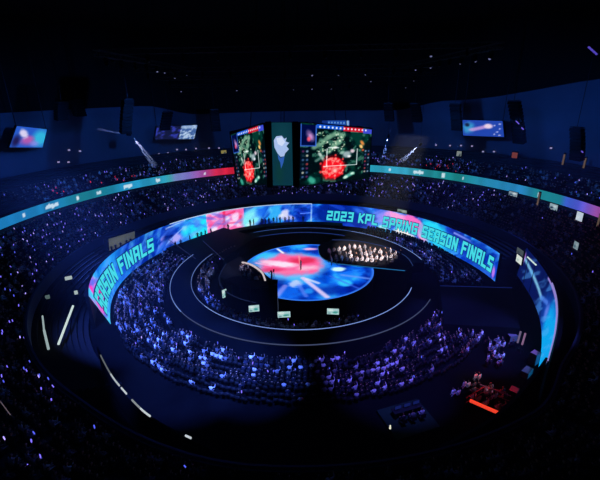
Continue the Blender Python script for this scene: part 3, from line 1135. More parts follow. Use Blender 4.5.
side_screen('hanging_screen', 'leftmost hanging screen, blue picture with a pale figure, high before the dark wall', (17, 126), (47, 129.3), (42.5, 147.5), (9.5, 147.3), 60, pic_a)
side_screen('hanging_screen', 'dim hanging screen, grey blue picture, high on the wall left of the scoreboard', (157, 126.5), (197.5, 125), (194, 139), (155, 139.5), 60, pic_b)
side_screen('hanging_screen', 'bright blue hanging screen with a lilac streak, high on the wall right of the scoreboard', (462.5, 120), (502.5, 121), (504, 137), (463, 135.5), 60, pic_c)

# ------------------------------------------------------------------ people
SKIN = mat('skin', (190, 145, 120), .6)
HAIR = mat('hair', (24, 20, 20), .6)
TROUSER = mat('trouser', (36, 38, 50), .8)
SHOE = mat('shoe', (20, 20, 22), .6)
CLOTH = [mat('cloth_white', (225, 225, 228), .8), mat('cloth_pale', (160, 165, 175), .8), mat('cloth_grey', (96, 98, 106), .8), mat('cloth_navy', (24, 28, 46), .8), mat('cloth_black', (14, 14, 17), .8)]

POSES = {
    # joint positions (x right, y forward, z up); feet on z = 0; seat at .45
    'seated': dict(pelvis=(0, -.06, .53), waist=(0, -.1, .72), chest=(0, -.08, .98), neck=(0, -.05, 1.15), head=(0, -.02, 1.3), crown=(0, -.02, 1.39), hip=(.1, 0, .53), knee=(.12, .4, .54), ankle=(.12, .38, .1), toe=(.13, .54, .05),
                   shoulder=(.19, -.08, 1.05), elbow=((.27, .02, .8), (.27, .02, .8)), wrist=((.16, .24, .7), (.16, .24, .7)), hand=((.13, .33, .71), (.13, .33, .71))),
    'cheering': dict(pelvis=(0, -.06, .53), waist=(0, -.08, .72), chest=(0, -.05, .98), neck=(0, -.02, 1.15), head=(0, .02, 1.3), crown=(0, .02, 1.39), hip=(.1, 0, .53), knee=(.12, .4, .54), ankle=(.12, .38, .1), toe=(.13, .54, .05),
                     shoulder=(.19, -.05, 1.05), elbow=((.33, .14, 1.02), (.27, .03, .8)), wrist=((.3, .26, 1.24), (.16, .25, .7)), hand=((.29, .29, 1.33), (.13, .33, .71))),
    'standing': dict(pelvis=(0, 0, .94), waist=(0, .0, 1.12), chest=(0, .01, 1.34), neck=(0, .02, 1.5), head=(0, .04, 1.62), crown=(0, .04, 1.71), hip=(.1, 0, .9), knee=(.12, .03, .5), ankle=(.13, -.01, .1), toe=(.15, .15, .05),
                     shoulder=(.2, .0, 1.42), elbow=((.28, -.02, 1.15), (.28, -.02, 1.15)), wrist=((.28, .12, .93), (.26, .1, .92)), hand=((.27, .17, .86), (.25, .15, .85))),
    'filming': dict(pelvis=(0, 0, .94), waist=(0, .0, 1.12), chest=(0, .01, 1.34), neck=(0, .03, 1.5), head=(0, .07, 1.61), crown=(0, .08, 1.7), hip=(.1, 0, .9), knee=(.14, .04, .5), ankle=(.16, -.01, .1), toe=(.18, .15, .05),
                    shoulder=(.2, .0, 1.42), elbow=((.27, .2, 1.22), (.27, .2, 1.2)), wrist=((.14, .4, 1.38), (.12, .4, 1.3)), hand=((.1, .47, 1.42), (.08, .47, 1.34))),
}


def person_mesh(pose, level):
    """one continuous skinned body; returns vertices, faces, material slots (skin, hair, cloth, trousers, shoes)"""
    q = POSES[pose]
    V, E, Rd = [], [], []

    def node(p, r, prev=None):
        V.append(p)
        Rd.append(r)
        if prev is not None:
            E.append((prev, len(V) - 1))
        return len(V) - 1
    pel = node(q['pelvis'], (.15, .11))
    wa = node(q['waist'], (.14, .1), pel)
    ch = node(q['chest'], (.17, .115), wa)
    nk = node(q['neck'], (.055, .055), ch)
    hd = node(q['head'], (.085, .1), nk)
    node(q['crown'], (.06, .07), hd)
    if level:
        fx = Vector(q['head']) + Vector((0, .1, -.015))
        node(tuple(fx), (.018, .018), hd)
    for i, sx in enumerate((1, -1)):
        m = lambda p: (p[0] * sx, p[1], p[2])
        h = node(m(q['hip']), (.095, .095), pel)
        kn = node(m(q['knee']), (.065, .065), h)
        an = node(m(q['ankle']), (.04, .045), kn)
        node(m(q['toe']), (.04, .03), an)
        sh = node(m(q['shoulder']), (.065, .06), ch)
        el = node(m(q['elbow'][i]), (.045, .045), sh)
        wr = node(m(q['wrist'][i]), (.032, .032), el)
        node(m(q['hand'][i]), (.042, .022), wr)
    me = bpy.data.meshes.new('body')
    me.from_pydata(V, E, [])
    ob = bpy.data.objects.new('body', me)
    COL.objects.link(ob)
    sk = ob.modifiers.new('skin', 'SKIN')
    sk.use_smooth_shade = True
    if level:
        ob.modifiers.new('smooth', 'SUBSURF').levels = level
    for i, r in enumerate(Rd):
        me.skin_vertices[0].data[i].radius = r
        me.skin_vertices[0].data[i].use_root = (i == 0)
    dg = bpy.context.evaluated_depsgraph_get()
    dg.update()
    out = bpy.data.meshes.new_from_object(ob.evaluated_get(dg))
    bpy.data.objects.remove(ob)
    VV = [tuple(v.co) for v in out.vertices]
    FF = [tuple(p.vertices) for p in out.polygons]
    HD, NK, PV = Vector(q['head']), Vector(q['neck']), Vector(q['pelvis'])
    MI = []
    for p in out.polygons:
        c = p.center
        s = 0 if c.x > 0 else 1
        wr = Vector((q['wrist'][s][0] * (1 if s == 0 else -1), q['wrist'][s][1], q['wrist'][s][2]))
        ha = Vector((q['hand'][s][0] * (1 if s == 0 else -1), q['hand'][s][1], q['hand'][s][2]))
        hipz = q['pelvis'][2] + .05
        if (c - HD).length < .19 and c.z > NK.z + .03:
            MI.append(1 if (c.z > HD.z + .05 or c.y < HD.y - .02) else 0)
        elif (c - ha).length < .075 or (c - (ha + wr) / 2).length < .05:
            MI.append(0)
        elif c.z < .13:
            MI.append(4)
        elif (c - NK).length < .07 and c.z > NK.z - .02:
            MI.append(0)
        elif c.z < hipz and (pose in ('standing', 'filming') and abs(c.x) < .24 and (c - ha).length > .2 or (pose in ('seated', 'cheering') and (c.y > .05 or c.z < .56) and c.z < .62)):
            MI.append(3)
        else:
            MI.append(2)
    bpy.data.meshes.remove(out)
    return VV, FF, MI


BODY = {(p, l): person_mesh(p, l) for p in POSES for l in (0, 1)}
PMESH = {}


def person_data(pose, cloth):
    k = (pose, cloth)
    if k not in PMESH:
        V, F, MI = BODY[(pose, 1)]
        me = bpy.data.meshes.new('person')
        me.from_pydata(V, [], F)
        for m in (SKIN, HAIR, CLOTH[cloth], TROUSER, SHOE):
            me.materials.append(m)
        me.polygons.foreach_set('material_index', MI)
        me.polygons.foreach_set('use_smooth', [True] * len(F))
        me.update()
        PMESH[k] = me
    return PMESH[k]


def person(pose, cloth, loc, rz, label, group=None, scale=1.0):
    o = bpy.data.objects.new('person', person_data(pose, cloth))
    COL.objects.link(o)
    o.location = [float(t) for t in loc]
    o.rotation_euler = (0, 0, float(rz))
    o.scale = (scale,) * 3
    return tag(o, label, 'person', group)


def face_centre(x, y, cx=0., cy=0.):
    """turn so that the body's front looks at the stage"""
    return math.atan2(cy - y, cx - x) - PI / 2


class Mass:
    """many merged low detail bodies (or seats) as one uncountable object"""

    def __init__(s):
        s.V, s.F, s.MI, s.n = [], [], [], 0

    def add(s, V, F, MI, loc, rz, sc=1.0):
        V = np.asarray(V) * sc
        c, q = math.cos(rz), math.sin(rz)
        W = np.stack([c * V[:, 0] - q * V[:, 1] + loc[0], q * V[:, 0] + c * V[:, 1] + loc[1], V[:, 2] + loc[2]], 1)
        s.V.append(W)
        s.F += [tuple(s.n + i for i in f) for f in F]
        s.MI += list(MI)
        s.n += len(V)

    def build(s, name, mats, label, cat):
        me = bpy.data.meshes.new(name)
        me.from_pydata(np.concatenate(s.V).tolist(), [], s.F)
        for m in mats:
            me.materials.append(m)
        me.polygons.foreach_set('material_index', s.MI)
        me.polygons.foreach_set('use_smooth', [True] * len(s.F))
        me.update()
        o = bpy.data.objects.new(name, me)
        COL.objects.link(o)
        return tag(o, label, cat, kind='stuff')


def recol(MI, cloth):
    return [{0: 0, 1: 1, 2: 4 + cloth, 3: 2, 4: 3}[k] for k in MI]


MASSMATS = [SKIN, HAIR, TROUSER, SHOE] + CLOTH
SEAT = MB()
SEAT.box((0, -.08, .42), (.46, .44, .06))
SEAT.box((0, -.34, .68), (.46, .05, .46), rx=-.12)
SEAT.box((0, -.08, .2), (.08, .3, .4))
STICK_V = [(0, 0, -.17), (.045, 0, -.1), (0, .045, -.1), (-.045, 0, -.1), (0, -.045, -.1), (.045, 0, .1), (0, .045, .1), (-.045, 0, .1), (0, -.045, .1), (0, 0, .17)]
STICK_F = [(0, 2, 1), (0, 3, 2), (0, 4, 3), (0, 1, 4), (1, 2, 6, 5), (2, 3, 7, 6), (3, 4, 8, 7), (4, 1, 5, 8), (5, 6, 9), (6, 7, 9), (7, 8, 9), (8, 5, 9)]
STK = [glow('stick_violet', (118, 104, 245), 1.5, False), glow('stick_blue', (84, 96, 240), 1.2, False), glow('stick_lilac', (165, 150, 245), 1.6, False), glow('stick_red', (235, 40, 60), 1.4, False)]

# one record per seat: position, facing, pose, cloth, zone, chance of a light stick
SEATS = []


def in_gap(a, gaps):
    a = (a + 180) % 360 - 180
    return any(lo <= a <= hi for lo, hi in gaps)


def seat_rows(zone, rows, spacing, fill, gaps, cw, cheer, stick, amin=-180, amax=180, aisle=None):
    for r, z in rows:
        n = int(2 * PI * r / spacing)
        off = random.random()
        for k in range(n):
            a = 360 * (k + off) / n - 180
            if a < amin or a > amax or in_gap(a, gaps):
                continue
            if aisle and (a % aisle) < 1.6:
                continue
            t = R_(a)
            rj = r + random.uniform(-.16, .16)
            if zone == 'middle':
                rj += bulge(a)
            x, y = rj * math.cos(t), rj * math.sin(t)
            occ = random.random() < (fill(a, r) if callable(fill) else fill)
            SEATS.append(dict(p=(x, y, z), rz=face_centre(x, y) + random.uniform(-.2, .2), occ=occ, zone=zone, a=a, r=r, pose='cheering' if random.random() < cheer else 'seated', cloth=random.choices(range(5), cw)[0], stick=random.random() < (stick(a, r) if callable(stick) else stick), s=random.uniform(.94, 1.06)))


# floor seats round the catwalk


def floor_fill(a, r):
    if r > 24.5 and 0 < a < 62:
        return 0
    if r > 26.2 and -140 < a < -84:
        return .25
    if -62 < a < -50 and r > 24:
        return .3
    n = fbm(np.array([a * .12]), np.array([r * .45]), 29)[0]
    return .95 if n > .43 else .35


seat_rows('floor', [(21.6 + .92 * k, FZ) for k in range(7)], .6, floor_fill, [(-33, -8), (58, 152)], (20, 8, 8, 26, 38), .6, .1)
# people sunk between the catwalk and the stage
seat_rows('pit', [(14.9, FZ + .35), (15.9, FZ + .65)], .62, .8, [(-62, 140), (-180, -178)], (30, 20, 18, 16, 16), .3, .15)
seat_rows('pit', [(16.0, FZ + .45)], .8, .35, [(-180, -90), (-55, 180)], (10, 20, 20, 20, 30), .1, .1)


def mid_stick(a, r):
    if -48 < a < 27:
        return .006
    if -180 < a < -115 or a > 150:
        return .24 if (fbm(np.array([a * .12]), np.array([r * .35]), 9)[0] > .42) else .1
    if -115 <= a <= -40:
        return .025
    return .3 if fbm(np.array([a * .2]), np.array([r * .5]), 39)[0] > .47 else .1


seat_rows('middle', [(MT_R + MT_T * (k + .25), MT_Z + MT_H * k) for k in range(MT_N)], .64, .8, [], (6, 10, 20, 30, 34), .5, mid_stick, aisle=20)


def up_stick(a, r):
    n = fbm(np.array([a * .16]), np.array([r * .3]), 19)[0]
    return .4 if n > .5 else .1


seat_rows('upper', [(UT_R + UT_T * (k + .15), UT_Z + UT_H * k) for k in range(6)], .72, .75, [], (6, 10, 20, 30, 34), .5, up_stick, amin=8, amax=165, aisle=18)

VIEW = []
for i, s in enumerate(SEATS):
    x, y, w = to_px((s['p'][0], s['p'][1], s['p'][2] + 1))
    s['w'] = w
    s['vis'] = w > 3 and -4 < x < 604 and 0 < y < 480
LABELS = {
    'floor_near': ('seated spectator in the blue lit floor seats before the catwalk, nearest rows', 'spectators in the near floor seats'),
    'floor_left': ('seated spectator in the blue lit floor seats below the words SEASON FINALS on the curved screen', 'spectators in the floor seats under the left lettering'),
    'floor_right': ('seated spectator in the dim violet floor seats between catwalk and the shorter blue screen', 'spectators in the floor seats near the shorter screen'),
    'middle': ('dark seated spectator high in the balcony stand nearest the camera', 'spectators in the near balcony'),
}


def zone_of(s):
    if s['zone'] != 'floor':
        return s['zone']
    a = s['a']
    return 'floor_near' if -140 < a < -62 else ('floor_right' if -62 <= a < 0 else 'floor_left')


cand = sorted([i for i, s in enumerate(SEATS) if s['occ'] and s['vis'] and s['zone'] == 'floor' and -172 < s['a'] < -27], key=lambda i: SEATS[i]['w'])
MAXP = 130
single = set(cand[:MAXP])
sticks = sorted([i for i, s in enumerate(SEATS) if s['occ'] and s['stick'] and s['vis']], key=lambda i: SEATS[i]['w'])
single_sticks = set(sticks[:285])
crowd, seats, stk = Mass(), Mass(), Mass()
smesh = []
for k in range(4):
    me = bpy.data.meshes.new('light_stick')
    me.from_pydata(STICK_V, [], STICK_F)
    me.materials.append(STK[k])
    smesh.append(me)
for i, s in enumerate(SEATS):
    if not s['vis'] or (s['zone'] == 'upper' and s['p'][1] < 0):
        continue
    if s['zone'] != 'upper':
        seats.add(SEAT.v, SEAT.f, [0] * len(SEAT.f), s['p'], s['rz'])
    if not s['occ']:
        continue
    if i in single:
        lb, gr = LABELS[zone_of(s)]
        person(s['pose'], s['cloth'], s['p'], s['rz'], lb, gr, s['s'])
    else:
        V, F, MI = BODY[(s['pose'], 0)]
        crowd.add(V, F, recol(MI, s['cloth']), s['p'], s['rz'], s['s'])
    if s['stick']:
        h = POSES[s['pose']]['hand'][0]
        c, q = math.cos(s['rz']), math.sin(s['rz'])
        hx, hy, hz = h[0] * s['s'], h[1] * s['s'], h[2] * s['s'] + .16
        P = (s['p'][0] + c * hx - q * hy, s['p'][1] + q * hx + c * hy, s['p'][2] + hz)
        kind = random.choices((0, 1, 2), (5, 3, 2))[0]
        if s['zone'] == 'upper' and s['r'] < UT_R + 2 and (136 < s['a'] < 158 or 40 < s['a'] < 56) and random.random() < .7:
            kind = 3
        if i in single_sticks:
            o = bpy.data.objects.new('light_stick', smesh[kind])
            COL.objects.link(o)
            o.location = P
            o.rotation_euler = (random.uniform(-.3, .3), random.uniform(-.3, .3), 0)
            o.scale = (1.25, 1.25, 1.0)
            z = zone_of(s)
            cname = ('violet', 'blue', 'pale lilac', 'red')[kind]
            if z in ('floor_near', 'floor_left', 'floor_right'):
                where = {'floor_near': 'among the near floor seats before the catwalk', 'floor_left': 'among the floor seats under the words SEASON FINALS', 'floor_right': 'among the dim floor seats near the shorter screen'}[z]
            elif z == 'pit':
                where = 'in the pit between stage and catwalk'
            else:
                where = 'in the dark balcony outside the ring of floor seats'
            tag(o, '%s glowing stick held up %s' % (cname, where), 'light stick', '%s sticks %s' % (cname, where))
        else:
            stk.add(STICK_V, STICK_F, [kind] * len(STICK_F), P, 0, (1.35 if s['a'] > 140 or s['a'] < -100 else 1.1) if s['zone'] in ('upper', 'middle') else .9)
crowd.build('distant_crowd', MASSMATS, 'the remaining small dark crowd seated in the stands and on the floor', 'crowd')
seats.build('seating', [SEATM], 'rows of dark seats under the crowd', 'seating')
stk.build('distant_glow', STK, 'tiny violet and blue specks of light held up across the far stands', 'crowd lights')

mb = MB()
mb.sweep([(25.0, FZ), (27.0, FZ), (27.0, -.95), (25.0, -.95)], 70, 150, 70)
rs = tag(mb.build('riser', BLACK), 'low black riser along the foot of the curved screen, where people stand', 'platform')
# people standing in front of the curved screen, dark against it
GROUND = FZ


def led_feet(px, rad=26.0):
    """a floor point before the screen at a photograph column"""
    best = None
    for a in np.linspace(165, -5, 700):
        p = (rad * math.cos(R_(a)), rad * math.sin(R_(a)), -.95)
        d = abs(to_px(p)[0] - px)
        if best is None or d < best[0]:
            best = (d, p)
    return best[1]


SIL = [(190.5, 'dark standing figure, leftmost of the cluster before the cyan part of the screen'), (198, 'dark standing figure before the cyan screen, second from the left of its cluster'),
       (201.8, 'dark standing figure before the cyan screen, third from the left of its cluster'), (206, 'dark standing figure in the middle of the cluster before the cyan screen'),
       (211.5, 'dark standing figure just left of the pink panel of the screen'), (228.5, 'dark figure standing alone before the pink panel of the curved screen'),
       (250.5, 'dark standing figure just right of the pink panel, left of a pair'), (254, 'dark standing figure just right of the pink panel, right of a pair')]
for px, lab in SIL:
    p = led_feet(px)
    person('standing', 4, p, random.uniform(-3, 3), lab, None, 1.06 if px == 228.5 else random.uniform(.95, 1.08))
for px in (262, 265.5, 269, 273.5, 277, 280, 285, 289, 293, 303, 176, 181.5):
    p = led_feet(px)
    lab = ('dark figure standing in the row before the blue and lilac part of the screen', 'figures before the lilac part of the screen')
    if px < 200:
        lab = ('dark figure standing at the dim left end of the people before the screen', 'figures at the left end of the row before the screen')
    person('standing', 4, p, random.uniform(-3, 3), lab[0], lab[1], random.uniform(.94, 1.06))
for k in range(24):
    px = 378 + k * 2.75
    if px > 441:
        break
    p = led_feet(px, 26.5)
    p = (p[0], p[1], FZ)
    person('standing', 4, p, random.uniform(-3, 3), 'small dark figure in the row under the word SPRING on the curved screen', 'figures under the word SPRING', random.uniform(.74, .86))

# team people in the right hand team area, sitting on stepped benches
bm_ = MB()
cnt = 0
for row in range(4):
    for k in range(15):
        px = 329 + k * 5.1 + row * .9
        py = 250.6 + row * 3.7 + (k - 6) ** 2 * .045 + random.uniform(-.5, .5) + max(0, k - 6) * .45
        if py > 263.5 or cnt > 58 or random.random() < .1:
            continue
        p = at(px, py + 2.2, PZ)
        rz = math.atan2(-2 - p[1], 0 - p[0]) - PI / 2 + random.uniform(-.3, .3)
        person('seated' if random.random() < .7 else 'standing', random.choices(range(5), (60, 25, 5, 2, 8))[0], p, rz, 'person in a pale top in the crowded team area right of the pink oval', 'people in the right team area', random.uniform(.92, 1.05))
        cnt += 1
# behind the left barrier
for k in range(26):
    u = k / 25
    i = int(u * 23)
    for row in range(1):
        d = Vector((arc[i][0] + 9.2, arc[i][1] + 4.6)).normalized()
        p = (arc[i][0] - d.x * random.uniform(.6, 2.4), arc[i][1] - d.y * random.uniform(.6, 2.4), PZ)
        person('standing' if random.random() < .4 else 'seated', random.choices(range(5), (35, 20, 15, 10, 20))[0], p, random.uniform(0, 6.28), 'person crowded behind the bright arc of light on the left team area', 'people behind the bright arc', random.uniform(.92, 1.05))
# single figures
person('filming', 4, (tx - .1, ty - .05, 4.01), 2.0, 'dark camera operator standing on top of the camera tower')
cmr = thing('video_camera', 'dark video camera on a tripod on top of the camera tower', 'camera', (tx + .15, ty + .25, 4.01))
mb = MB()
mb.box((0, 0, 1.42), (.16, .36, .2))
local(mb, 'camera_body', BLACK, cmr)
mb = MB()
mb.tube((0, .18, 1.42), (0, .36, 1.42), .07, n=10)
local(mb, 'camera_lens', DARKMETAL, cmr)
for k in range(3):
    mb = MB()
    t = k * 2.094
    mb.tube((0, 0, 1.32), (.18 * math.cos(t), .18 * math.sin(t), 0), .02, n=5)
    local(mb, 'leg', DARKMETAL, cmr)
p = at(301, 270, SZ)
person('standing', 1, p, 1.2, 'person standing alone on the pink oval of the stage')

# ------------------------------------------------------------ control area
p = np.array([9.3, -29.3, FZ])
plat = thing('control_platform', 'low greenish platform with a table among the near seats', 'platform', tuple(p), R_(18))
mb = MB()
mb.box((0, 0, .15), (4.4, 3.6, .3))
local(mb, 'deck', mat('green_grey_deck', (24, 46, 38), .9, spec=.05, noise=.3), plat)
desk = thing('control_desk', 'long dark control desk on the greenish platform', 'desk', (p[0] + .0, p[1] + .5, FZ + .3), R_(18))
mb = MB()
mb.box((0, 0, .74), (2.9, .7, .05))
local(mb, 'desk_top', DARKMETAL, desk)
for sx in (-1.3, 1.3):
    mb = MB()
    mb.box((sx, 0, .36), (.08, .7, .71))
    local(mb, 'leg', DARKMETAL, desk)
for k, sx in enumerate((-.95, 0, .95)):
    c, q = math.cos(R_(18)), math.sin(R_(18))
    wx_, wy_ = desk.location.x + c * sx, desk.location.y + q * sx
    t = thing('monitor', 'dark blue lit monitor on the control desk, %s' % ('nearest its left end', 'in its middle', 'nearest its right end')[k], 'monitor', (wx_, wy_, FZ + 1.065), R_(18))
    mb = MB()
    mb.box((0, .03, .32), (.7, .05, .42))
    mb.box((0, .03, .06), (.1, .05, .12))
    mb.box((0, .03, .01), (.3, .2, .02))
    local(mb, 'casing', BLACK, t)
    mb = MB()
    mb.box((0, -.005, .32), (.64, .01, .36))
    local(mb, 'screen', glow('desk_screen', (24, 36, 110), .6), t)
    person('seated', (3, 2, 1)[k], (wx_ + .25, wy_ - .95, FZ + .3), R_(18), 'operator seated at the control desk, %s' % ('at its left end', 'in its middle', 'at its right end')[k])
    ch = thing('chair', 'dark chair under the control desk operator, %s' % ('at the left end', 'in the middle', 'at the right end')[k], 'chair', (wx_ + .25, wy_ - .95, FZ + .3), R_(18))
    mb = MB()
    mb.box((0, -.08, .42), (.46, .44, .05))
    local(mb, 'seat', SEATM, ch)
    mb = MB()
    mb.box((0, -.34, .7), (.46, .05, .46))
    local(mb, 'backrest', SEATM, ch)
    mb = MB()
    mb.tube((0, -.08, 0), (0, -.08, .4), .05)
    local(mb, 'leg', DARKMETAL, ch)
q0 = at(390, 429, FZ + .9)
t = thing('desk_lamp', 'small pale lamp glowing on a pole beside the greenish platform', 'lamp', (q0[0], q0[1], FZ))
mb = MB()
mb.tube((0, 0, 0), (0, 0, 1.0), .03)
local(mb, 'pole', DARKMETAL, t)
mb = MB()
mb.tube((0, 0, .95), (0, 0, 1.3), .09, .06)
local(mb, 'lamp_shade', glow('lamp_warm', (235, 235, 210), 1.0), t)

# red lit block by the near end of the short screen
ra, rb_ = at(470, 400.5, -.4), at(501, 414, -.4)
t = thing('light_batten', 'long glowing red light bar at the near edge of the red lit block', 'lamp', tuple(ra))
mb = MB()
mb.tube(ra, rb_, .16, n=10)
mb.build('tube', glow('red_tube', (240, 66, 44), 1.0), t)
for f_ in (.05, .5, .95):
    c = ra + (rb_ - ra) * f_
    mb = MB()
    mb.tube((c[0], c[1], FZ), (c[0], c[1], c[2] - .1), .05)
    mb.build('stand', DARKMETAL, t)
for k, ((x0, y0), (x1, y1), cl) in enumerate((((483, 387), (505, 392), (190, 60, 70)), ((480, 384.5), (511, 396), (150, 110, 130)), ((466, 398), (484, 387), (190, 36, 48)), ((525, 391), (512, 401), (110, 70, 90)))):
    u0, u1 = at(x0, y0, -.3), at(x1, y1, -.3)
    t = thing('guard_rail', 'thin metal rail %s the red lit block' % ('across the top of', 'behind', 'along the left side of', 'to the right of')[k], 'rail', tuple(u0))
    mb = MB()
    mb.tube(u0, u1, .05, n=6)
    mb.tube((u0 + [0, 0, -.6]), (u1 + [0, 0, -.6]), .03, n=6)
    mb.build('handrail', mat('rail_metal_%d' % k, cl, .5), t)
    for f_ in (0, .5, 1):
        c = u0 + (u1 - u0) * f_
        mb = MB()
        mb.tube((c[0], c[1], FZ), (c[0], c[1], c[2]), .04, n=6)
        mb.build('post', DARKMETAL, t)
for k in range(26):
    px, py = random.uniform(472, 508), random.uniform(386, 411)
    if (py - 384) < (px - 468) * .1 or (py - 402) > (px - 470) * .42 - 2:
        continue
    q = at(px, py + 4, FZ)
    person('seated', random.choices(range(5), (30, 30, 20, 10, 10))[0], q, face_centre(q[0], q[1]), 'spectator seated in the red lit block behind the red light bar', 'spectators in the red lit block')

# ---------------------------------------------------------- lit openings, lamps


def outward(P):
    d = np.array([P[0], P[1], 0.])
    return d / np.linalg.norm(d)


def sign_box(name, label, cat_, px, py, r, w, h, paint_cols, parts=('casing', 'screen'), z_post=None):
    """a small glowing panel facing the arena axis, w x h metres"""
    c = at_r(px, py, r)
    o = outward(c)
    side = np.array([o[1], -o[0], 0])        # to the right when seen from inside
    t = thing(name, label, cat_, tuple(c))
    up = np.array([0, 0, 1.])
    q = [c - side * w / 2 + up * h / 2, c + side * w / 2 + up * h / 2, c + side * w / 2 - up * h / 2, c - side * w / 2 - up * h / 2]

    def pic(a):
        a.c[:] = paint_cols[0]
        for j, cc in enumerate(paint_cols[1:]):
            a.blob(.3 + .35 * (j % 2), .35 + .3 * ((j // 2 + j) % 2), .3, .25, cc, .9, 20, .5, .3, 3 + j, 4)
    quad_screen(parts[1], *q, 10, 8, pic, t)
    g = [c + (p - c) * 1.1 + o * .05 for p in q]
    hh = [p + o * .2 for p in g]
    mb = MB()
    mb.hexa([g[3], g[2], hh[2], hh[3], g[0], g[1], hh[1], hh[0]])
    mb.build(parts[0], BLACK, t)
    if z_post is not None:
        mb = MB()
        b = c + o * .12
        mb.tube((b[0], b[1], z_post), (b[0], b[1], b[2]), .05, n=6)
        mb.build('post', DARKMETAL, t)
    return t


W = (170, 195, 205)
sign_box('television', 'small pale screen under the ribbon display, topmost of the four on the right', 'television', 513, 194, 48.2, 1.9, .9, [(130, 150, 165), (30, 60, 90), (205, 220, 225)], z_post=2.0)
sign_box('television', 'small dim screen just below the topmost pale screen on the right', 'television', 511.5, 204, 47.5, .5, .8, [(95, 120, 135), (40, 70, 90)], z_post=2.0)
sign_box('television', 'small pale screen with a dark centre hanging under the teal end of the ribbon', 'television', 553.5, 207, 47.8, 1.7, 1.1, [(140, 165, 175), (20, 40, 60), (190, 205, 210)], z_post=2.0)
sign_box('television', 'small white square screen under the violet part of the ribbon display', 'television', 579.5, 216.5, 47, 1.35, 1.5, [(185, 200, 215), (205, 215, 225)], z_post=2.0)
sign_box('television', 'small grey screen low on the dark right stand, well below the ribbon', 'television', 576, 245.5, 41, 1.1, 1.15, [(120, 140, 150), (60, 90, 105), (150, 165, 170)], z_post=1.0)
for px, py, r, h, lab in ((537.5, 203.5, 48.3, 4.2, 'thin warm lit slit of a doorway between two small screens under the ribbon'), (596.5, 229, 48, 4.8, 'thin warm lit slit of a doorway at the far right under the ribbon'),
                          (513.5, 161.5, 62, 4.2, 'orange lit slit of a doorway above the ribbon, leftmost of the three on the right'), (561.5, 168.5, 62, 6.0, 'thin beige lit slit of a doorway above the ribbon, middle of the three on the right'),
                          (583, 169.5, 62, 4.6, 'thin tan lit slit of a doorway above the ribbon, rightmost of the three')):
    col = [(88, 72, 62), (120, 96, 78)] if px != 513.5 else [(110, 54, 52), (150, 76, 68)]
    w_ = .4 if px != 513.5 else 1.3
    sign_box('doorway', lab, 'doorway', px, py, r, w_, h, col, ('door_frame', 'lit_opening'))
sign_box('sign', 'small bright yellowish sign above the ribbon display, right of the scoreboard', 'sign', 482, 165.5, 58, 6.0, 1.0, [(190, 190, 120), (235, 235, 215), (150, 160, 60)])
sign_box('sign', 'small white lit panel above the ribbon, first one right of the scoreboard', 'sign', 458.5, 158, 60, 1.2, 3.4, [(120, 130, 128), (200, 205, 200), (40, 50, 60)])
sign_box('sign', 'small yellowish lit panel just left of the scoreboard', 'sign', 224, 155, 60, 1.5, 2.6, [(130, 120, 70), (190, 180, 120), (40, 50, 60)])
sign_box('sign', 'small pale lit notice on the balcony front behind the word SEASON', 'sign', 402, 211.5, 34.5, 2.2, .8, [(120, 140, 130), (60, 60, 40), (170, 180, 165)])
sign_box('sign', 'white lit panel in the entrance between the two curved screens', 'sign', 519, 259.5, 33.5, 1.7, 1.2, [(215, 225, 215), (180, 200, 195)], z_post=FZ)
sign_box('sign', 'dim grey panel standing above the white lit panel at the entrance', 'sign', 520, 252, 34.5, 1.9, 1.0, [(70, 80, 84), (50, 60, 64)], z_post=FZ)

# beige lit opening above the left lettering, with people looking out of it
op = thing('lit_opening', 'beige lit opening in the dark stand above the left lettering', 'opening', tuple(at_r(123, 239.5, 32.2)))


def beige(a):
    a.c[:] = (70, 76, 72)
    a.blob(.3, .6, .5, .6, (94, 98, 90), .7, 0, .8, .3, 3, 3)
    a.rect(.6, .1, .68, .8, (70, 76, 74), .8)


q = [at_r(108.5, 239, 32.4), at_r(134.8, 231.2, 32.4), at_r(134.8, 240, 32.4), at_r(109.5, 251, 32.4)]
quad_screen('lit_wall', *q, 16, 8, beige, op)
mb = MB()
g = [p + outward(p) * .1 + np.array([0, 0, dz]) for p, dz in zip(q, (.25, .25, -.25, -.25))]
hh = [p + outward(p) * .8 for p in g]
mb.hexa([g[3], g[2], hh[2], hh[3], g[0], g[1], hh[1], hh[0]])
mb.build('opening_frame', BLACK, op)
for i, px in enumerate((112, 116, 121, 127, 131)):
    b = at_r(px, 251.5 - (px - 109) * .42, 31.4)
    person('standing', 4, (b[0], b[1], b[2] - .5), R_(200), 'dark figure standing before the beige lit opening above the left lettering', 'figures before the beige opening', .8)

# light tubes and rail lights on the empty left part of the stand
for (p0, p1, z0, z1, r, lab) in (((58.5, 344), (73, 306), .8, .9, .13, 'straight bright white light tube leaning in the dark empty stand on the left'),
                                 ((48.5, 349), (44, 330), 1.6, 1.6, .12, 'curved white light strip at the lower end of the dark left rail'),
                                 ((44, 330), (42.5, 316), 1.6, 1.7, .09, 'dim white light strip at the upper end of the dark left rail'),
                                 ((527.5, 257), (536, 265), 3.1, 3.1, .1, 'short slanting white light tube above the dark entrance on the right')):
    a_, b_ = at(*p0, z0), at(*p1, z1)
    t = thing('light_tube', lab, 'lamp', tuple(a_))
    mb = MB()
    mb.tube(a_, b_, r, n=8)
    mb.build('tube', glow('tube_white_%d' % int(p0[0]), (205, 225, 222) if p0[0] > 45 and p0[0] != 48.5 else (150, 170, 172), 1.0), t)
    for f_ in (.1, .9):
        c = a_ + (b_ - a_) * f_
        mb = MB()
        mb.tube((c[0], c[1], FZ), (c[0], c[1], c[2]), .04, n=5)
        mb.build('stand', DARKMETAL, t)
